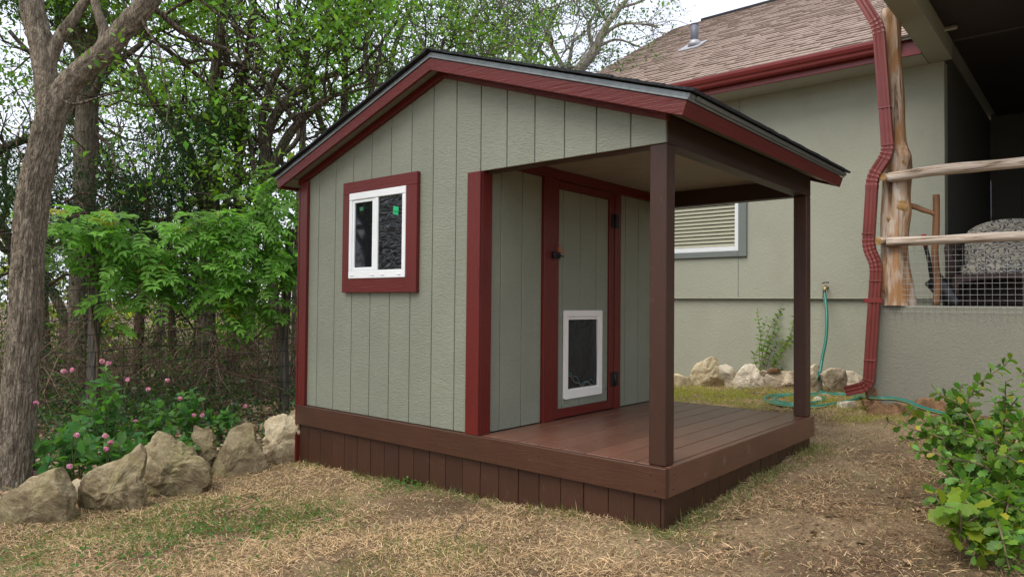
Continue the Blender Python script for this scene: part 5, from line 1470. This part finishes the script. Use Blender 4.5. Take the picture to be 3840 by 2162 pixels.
# the bare tree behind the shed
d = ray(1450, 780); d = d / np.linalg.norm(d[:2]); b = CAM + d * 13.5; b[2] = gz(b[0], b[1])
t = thing('bare_tree', b, 'leafless pale tree standing between the oaks and the house roof', 'tree')
T = Tubes(); Br = Tubes(); tips = []
rbt = np.random.default_rng(77)
P, r = px_path([(1400, 760, 46), (1405, 420, 42), (1430, 240, 36), (1455, 180, 30), (1496, 128, 24), (1512, 90, 20), (1530, 58, 16), (1556, 25, 13), (1590, -20, 9), (1620, -90, 5)], b)
S = spline(P, 80); T.add(S, np.interp(np.linspace(0, 1, 80), np.linspace(0, 1, len(r)), r), 12)
for lp in ([(1496, 128, 12), (1480, 70, 9), (1500, 20, 7), (1495, -60, 4)], [(1515, 88, 11), (1560, 62, 8), (1610, 60, 6), (1660, 70, 3)], [(1530, 58, 9), (1500, 10, 7), (1460, -40, 4)], [(1560, 20, 8), (1610, 5, 6), (1660, -20, 4), (1700, -20, 2)], [(1500, 120, 9), (1550, 100, 6), (1600, 115, 4), (1630, 130, 2)], [(1440, 210, 14), (1390, 120, 11), (1360, 40, 9), (1340, -40, 6)], [(1420, 260, 14), (1340, 170, 10), (1290, 100, 7), (1250, 60, 4)]):
    P, r = px_path(lp, b); S = spline(P, 24); rr = np.interp(np.linspace(0, 1, 24), np.linspace(0, 1, len(r)), r); Br.add(S, rr, 6)
    for k in range(7):
        i = int(24 * rbt.uniform(.3, .99)); grow(Br, tips, S[i], nrm(rand_dirs(1, rbt, .2)[0] + nrm(S[-1] - S[0]) * .8), rbt.uniform(.6, 1.1), max(.006, rr[i] * .5), 2 if k < 4 else 1, rbt, -.02, .28)
T.build('trunk', M['bark_pale'], t); Br.build('branches', M['bark_pale'], t)
# more oaks deeper in the woods: three builds, then copies
protos = []
rc = np.random.default_rng(303)
LBL = 'slender oak among many alike deep in the woods beyond the fence'
GRP = 'oaks deep in the woods'
def proto_tree(base, h, rng):
    t = thing('oak_tree', base, LBL, 'tree', GRP)
    T = Tubes(); Br = Tubes(); tips = []
    S = spline([np.array(base) + np.array([rng.normal(0, .12) * k, rng.normal(0, .12) * k, z]) for k, z in enumerate(np.linspace(-.1, h, 6))], 40)
    rr = np.linspace(.13, .035, 40); T.add(S, rr, 10)
    for k in range(12):
        i = int(40 * rng.uniform(.38, .99)); grow(Br, tips, S[i], nrm(rand_dirs(1, rng, .4)[0] + np.array([0, 0, .35])), rng.uniform(1.4, 2.3), rr[i] * .55, 2, rng, .08)
    T.build('trunk', M['bark_dark'], t); Br.build('branches', M['bark_dark'], t)['kind'] = 'stuff'
    crown_leaves('crown', tips, 3, .16, .09, (.09, .18, .03), rng, t, clump=.04)
    return t
def copy_thing(src, loc, rz, sc):
    c = src.copy(); COL.objects.link(c); c.location = loc; c.rotation_euler = (0, 0, rz); c.scale = (sc, sc, sc)
    for chd in src.children:
        d = chd.copy(); COL.objects.link(d); d.parent = c
    return c
spots = []
for u in (30, 160, 400, 480, 620, 900, 1080):
    dist = rc.uniform(13, 21)
    d = ray(u + rc.uniform(-15, 15), 780); d = d / np.linalg.norm(d[:2]); b = CAM + d * dist; b[2] = gz(b[0], b[1]); spots.append(b)
for i, b in enumerate(spots):
    if i < 3: protos.append(proto_tree(b, rc.uniform(5.0, 6.5), rc))
    else: copy_thing(protos[i % 3], tuple(b), rc.uniform(0, 6.28), rc.uniform(.85, 1.2))

for i, (bx, by) in enumerate(((-4.6, -4.6), (-6.8, -6.4), (-3.9, -7.6), (-8.6, -5.2), (-7.4, -9.2), (-2.2, -9.0), (-5.6, -11))):
    c = copy_thing(protos[i % 3], (bx, by, float(gz(bx, by))), rc.uniform(0, 6.28), rc.uniform(.75, 1.0))
    props(c, 'oak on the open side of the forked tree, mirrored dimly in the shed window', 'tree', 'oaks mirrored in the shed window')

# ------------------------------------------------------------------ undergrowth
rb_ = np.random.default_rng(404)
br = Tubes(); bl_pos = []
for _ in range(850):
    u = rb_.uniform(-40, 770); dist = rb_.uniform(7.8, 16)
    d = ray(u, 780); d = d / np.linalg.norm(d[:2]); b = CAM + d * dist; b[2] = gz(b[0], b[1])
    h = rb_.uniform(.4, 1.7)
    dd = nrm(np.array([rb_.normal(0, .5), rb_.normal(0, .5), rb_.uniform(.3, 1)])); p = b + np.array([0, 0, rb_.uniform(0, .5)])
    pts = [p]
    for i in range(5):
        dd = nrm(dd + rb_.normal(0, .3, 3)); pts.append(pts[-1] + dd * h / 5)
    br.add(pts, np.linspace(rb_.uniform(.004, .011), .002, 6), 3)
    for k in range(3):
        i = rb_.integers(1, 6); q = pts[i]; e = nrm(rand_dirs(1, rb_)[0] + dd * .5)
        pp2 = [q, q + e * .14, q + e * .3 + rb_.normal(0, .05, 3)]; br.add(pp2, np.array([.004, .003, .0015]), 3)
        if rb_.random() < .3: bl_pos.append(pp2[1]); bl_pos.append(pp2[2])
bo = br.build('brush', M['twig'], None)
props(bo, 'tangle of bare brown twigs and dead brush behind the fence', 'brush', kind='stuff')
bo2 = crown_leaves('brush_leaves', bl_pos, 7, .09, .05, (.06, .12, .03), rb_, bo, var=.5)
bo2['kind'] = 'stuff'
# low evergreen ground cover and litter on the woodland floor
n = 26000
u = rb_.uniform(-60, 790, n); dist = 5.6 + 10 * rb_.random(n) ** 1.4
dirs = np.array([ray(x, 780) for x in np.linspace(-60, 790, 200)]); dirs /= np.linalg.norm(dirs[:, :2], axis=1)[:, None]
dsel = dirs[np.clip(((u + 60) / 850 * 199).astype(int), 0, 199)]
P = CAM + dsel * dist[:, None]; keep = wood_mask(P[:, 0], P[:, 1]) > .6
P = P[keep]; P[:, 2] = gz(P[:, 0], P[:, 1]) + rb_.random(len(P)) ** 2 * .05
dd = rand_dirs(len(P), rb_, .8); col = np.array([.30, .20, .13]) * rb_.uniform(.4, 1.6, (len(P), 1)); pale = rb_.random(len(P)) < .35; col[pale] = np.array([.50, .43, .33]) * rb_.uniform(.7, 1.1, (pale.sum(), 1))
s = rb_.uniform(.05, .10, len(P))
lt_ = leaf_mesh('leaf_litter', LEAF4, P, dd, rand_dirs(len(P), rb_) * .4 + np.array([0, 0, 1]), np.stack([s * .5, s, s], 1), col, M['dry_leaf'])
props(lt_, 'brown leaf litter covering the woodland floor', 'leaf litter', kind='stuff')
n = 420
u = rb_.uniform(-40, 770, n); dist = rb_.uniform(6.4, 12, n)
tp_ = []
for i in range(n):
    c = fnoise(u[i] / 60, dist[i], 8)
    if c < .5: continue
    d = ray(u[i], 780); d = d / np.linalg.norm(d[:2]); b = CAM + d * dist[i]
    if wood_mask(b[0], b[1]) < .9: continue
    b[2] = gz(b[0], b[1]); h = rb_.uniform(.1, .5)
    for k in range(5): tp_.append(b + np.array([rb_.normal(0, .15), rb_.normal(0, .15), h * rb_.random()]))
uc = crown_leaves('undergrowth', tp_, 9, .10, .05, (.045, .10, .035), rb_, None, var=.5)
props(uc, 'low green seedlings and evergreen undergrowth on the woodland floor', 'undergrowth', kind='stuff')

# ------------------------------------------------------------------ far wood all round the yard
rf = np.random.default_rng(505)
cl_ = []
for i in range(620):
    a = rf.uniform(0, 2 * math.pi); R_ = rf.uniform(21, 34); 
    c = CAM + np.array([math.cos(a) * R_, math.sin(a) * R_, 0])
    h = rf.uniform(.2, 2.6) if rf.random() < .8 else rf.uniform(2.5, 4.5)
    c[2] = gz(c[0], c[1]) + h; cl_.append(c)
cl_ = np.array(cl_)
per = 110
pos = np.repeat(cl_, per, 0) + rf.normal(0, 1, (len(cl_) * per, 3)) * np.array([.9, .9, .6])
n = len(pos); s = rf.uniform(.12, .26, n)
tone = np.repeat(tint(len(cl_), rf, (.22, .29, .055), .35), per, 0) * rf.uniform(.7, 1.3, (n, 1))
fw_ = leaf_mesh('far_wood', LEAF4, pos, rand_dirs(n, rf), rand_dirs(n, rf) + np.array([0, 0, .8]), np.stack([s * .6, s, s], 1), tone, M['leaf'])
props(fw_, 'far yellow green wood closing the view all round the yard', 'wood', kind='stuff')

# ------------------------------------------------------------------ dry grass and weeds
rg = np.random.default_rng(606)
def in_yard(x, y):
    ok = wood_mask(x, y) < .55
    ok &= ~((x > -.03) & (x < 3.035) & (y > -.012) & (y < 2.13))
    ok &= (y < YW) & ~((x > 3.0) & (y > KY - .02))
    return ok
def sample(n, power=1.25):
    """more blades close to where the yard is walked, fewer far off"""
    r_ = .8 + 8.9 * rg.random(n) ** power; a = rg.uniform(math.radians(-92), math.radians(28), n)
    x = CAM[0] + r_ * np.sin(a); y = CAM[1] + r_ * np.cos(a)
    k = in_yard(x, y); return x[k], y[k]
x, y = sample(800000)
dn = fnoise(x * 1.3, y * 1.3, 31) * .6 + fnoise(x * 5, y * 5, 32) * .4
bare = np.exp(-(((x - 3.75) / .55) ** 2 + ((y - 1.0) / .9) ** 2)) * .35 + np.exp(-(((x - 3.5) / .35) ** 2 + ((y + .45) / .25) ** 2)) * .3
keep = rg.random(len(x)) < np.clip((dn - .40 - bare * .35) * 6.0, .10, 1)
x, y, dn = x[keep], y[keep], dn[keep]
k = min(len(x), 330000); x, y, dn = x[:k], y[:k], dn[:k]
z = gz(x, y) + .02 * (fnoise(x * 3, y * 3, 3) - .5) + .012 * (fnoise(x * 12, y * 12, 4) - .5)
BL = (np.array([[-.5, 0, 0], [.5, 0, 0], [.35, .55, .16], [-.35, .55, .16], [0, 1, .10]]), np.array([[0, 1, 2], [0, 2, 3], [3, 2, 4]]))
ln = .014 + .055 * rg.random(k) ** 1.7; wd = rg.uniform(.0014, .0034, k)
d = rand_dirs(k, rg); d[:, 2] = np.abs(rg.normal(.03, .13, k)); d /= np.linalg.norm(d, axis=1)[:, None]
cm = rg.random((k, 1))
right = np.clip((x - 2.9) / .8, 0, 1)[:, None] * np.clip((2.6 - y) / .8, 0, 1)[:, None]
straw = np.array([.60, .455, .27]) * (1 - cm) + np.array([.33, .21, .115]) * cm
mulch = (rg.random((k, 1)) < right * .62)
straw = np.where(mulch, np.array([.15, .085, .052]) * rg.uniform(.5, 1.6, (k, 1)), straw * (.85 + .55 * fnoise(x * 1.9, y * 1.9, 51)[:, None])) * rg.uniform(.65, 1.25, (k, 1))
P = np.stack([x, y, z + .002 + rg.random(k) * .012], 1)
st = leaf_mesh('dry_grass', BL, P, d, np.tile([0, 0, 1.0], (k, 1)) + rg.normal(0, .5, (k, 3)), np.stack([wd, ln, ln], 1), straw, M['straw'])
props(st, 'flattened straw coloured dead grass over the yard', 'dry grass', kind='stuff')
nf = 70000
xf, yf = sample(nf); xf = xf[:44000]; yf = yf[:44000]; k = len(xf)
sf = rg.uniform(.007, .020, k)
cf = np.where(rg.random((k, 1)) < .3, np.array([.40, .30, .19]), np.array([.17, .10, .06])) * rg.uniform(.5, 1.5, (k, 1))
ft = leaf_mesh('leaf_flecks', LEAF4, np.stack([xf, yf, gz(xf, yf) + .02 * (fnoise(xf * 3, yf * 3, 3) - .5) + .006 + rg.random(k) * .012], 1), rand_dirs(k, rg, .85), np.tile([0, 0, 1.0], (k, 1)) + rg.normal(0, .45, (k, 3)), np.stack([sf * .6, sf, sf], 1), cf, M['dry_leaf'])
props(ft, 'crumbled brown leaf bits strewn through the dead grass', 'leaf bits', kind='stuff')
# green tufts
GP = [(G(600, 1330), .28, .15), (G(760, 1310), .25, .12), (G(380, 1390), .3, .15), (G(100, 1420), .3, .15), (G(480, 1290), .25, .10), (G(1150, 1390), .12, .08), (G(900, 1420), .25, .1), (G(1040, 1215), .12, .05), (G(200, 1350), .3, .1)]
X_ = []; Y_ = []
for c, sx, sy in GP:
    m_ = int(900 * sx / .25); X_.append(c[0] + rg.normal(0, sx, m_)); Y_.append(c[1] + rg.normal(0, sx, m_))
m_ = 1300; X_.append(rg.uniform(0, 3.1, m_)); Y_.append(-.02 - np.abs(rg.normal(0, .07, m_)))
m_ = 1500; X_.append(3.05 + np.abs(rg.normal(0, .10, m_))); Y_.append(rg.uniform(-.1, 2.2, m_))
m_ = 17000; X_.append(rg.uniform(.2, 3.1, m_)); Y_.append(rg.normal(4.25, .35, m_))
m_ = 900; X_.append(rg.normal(3.25, .25, m_)); Y_.append(rg.normal(3.35, .12, m_))
m_ = 9000; X_.append(rg.uniform(-.5, 5, m_)); Y_.append(rg.uniform(-2.6, 4.8, m_))
X_ = np.concatenate(X_); Y_ = np.concatenate(Y_)
kk = in_yard(X_, Y_) & (fnoise(X_ * 4, Y_ * 4, 41) > .42); X_, Y_ = X_[kk], Y_[kk]; k = len(X_)
d = rand_dirs(k, rg); d[:, 2] = np.abs(rg.normal(.9, .5, k)); d /= np.linalg.norm(d, axis=1)[:, None]
ln = rg.uniform(.025, .075, k); wd = rg.uniform(.002, .004, k)
Zg = gz(X_, Y_) + .02 * (fnoise(X_ * 3, Y_ * 3, 3) - .5)
far_y = (Y_ > 3)[:, None]
col = tint(k, rg, (.175, .215, .07), .35); col = np.where(far_y, col * np.array([2.1, 1.75, 1.3]), col)
gr = leaf_mesh('green_grass', BL, np.stack([X_, Y_, Zg], 1), d, rand_dirs(k, rg), np.stack([wd, ln, ln], 1), col, M['leaf_soft'])
props(gr, 'sparse green grass tufts coming up through the dead grass', 'grass', kind='stuff')
# clover-like weeds near the bed
wx = []
for c, sx, sy in GP[:5] + GP[7:8]:
    m_ = 260; wx.append(np.stack([c[0] + rg.normal(0, sx * .8, m_), c[1] + rg.normal(0, sx * .8, m_)], 1))
wx = np.concatenate(wx); wx = wx[in_yard(wx[:, 0], wx[:, 1])]; k = len(wx)
P = np.stack([wx[:, 0], wx[:, 1], gz(wx[:, 0], wx[:, 1]) + rg.uniform(.005, .035, k)], 1); s = rg.uniform(.012, .026, k)
wd_ = leaf_mesh('weeds', LEAF8, P, rand_dirs(k, rg, .7), np.tile([0, 0, 1.0], (k, 1)) + rg.normal(0, .4, (k, 3)), np.stack([s * .7, s, s], 1), tint(k, rg, (.07, .17, .03), .3), M['leaf_soft'])
props(wd_, 'small leafy green weeds in the dry grass near the boulders', 'weeds', kind='stuff')
# fallen leaves, chips
x = np.concatenate([rg.normal(3.9, .5, 70), rg.uniform(.6, 4.6, 40), rg.normal(4.0, .35, 60), rg.uniform(-.2, 1.2, 60)]); y = np.concatenate([rg.normal(.6, .8, 70), rg.uniform(-2.2, 3.2, 40), rg.normal(.2, .5, 60), rg.uniform(-2.0, -.2, 60)])
kk = in_yard(x, y); x, y = x[kk], y[kk]; k = len(x); s = rg.uniform(.02, .05, k)
fl_ = leaf_mesh('fallen_leaves', OAK, np.stack([x, y, gz(x, y) + .014], 1), rand_dirs(k, rg, .85), np.tile([0, 0, 1.0], (k, 1)) + rg.normal(0, .35, (k, 3)), np.stack([s * .9, s, s], 1), np.array([.30, .20, .12]) * rg.uniform(.4, 1.5, (k, 1)), M['dry_leaf'])
props(fl_, 'scattered dry brown oak leaves on the ground', 'leaves', kind='stuff')
# sticks
for pts, r, lb in (([(1145, 1355), (1150, 1338), (1166, 1322), (1172, 1312)], .008, 'short curved dark stick on the straw in front of the shed'),
                   ([(2100, 1268), (2150, 1268), (2210, 1272), (2265, 1270)], .007, 'long thin dark twig on the bare soil near the shrub'),
                   ([(270, 1330), (320, 1332), (360, 1322), (395, 1318)], .006, 'thin grey twig lying below the wedge shaped boulder'),
                   ([(30, 1320), (60, 1342), (110, 1345), (150, 1330), (190, 1300)], .006, 'curved vine stem lying against the rounded brown boulder'),
                   ([(205, 1340), (215, 1350), (225, 1372), (245, 1390)], .005, 'small crooked twig on the soil near the green weeds')):
    P = [G(u, v) + np.array([0, 0, .012]) for u, v in pts]
    o = capped_tube('stick', spline(P, 20), np.linspace(r, r * .5, 20), 6, M['twig'], None, P[0]); props(o, lb, 'stick')
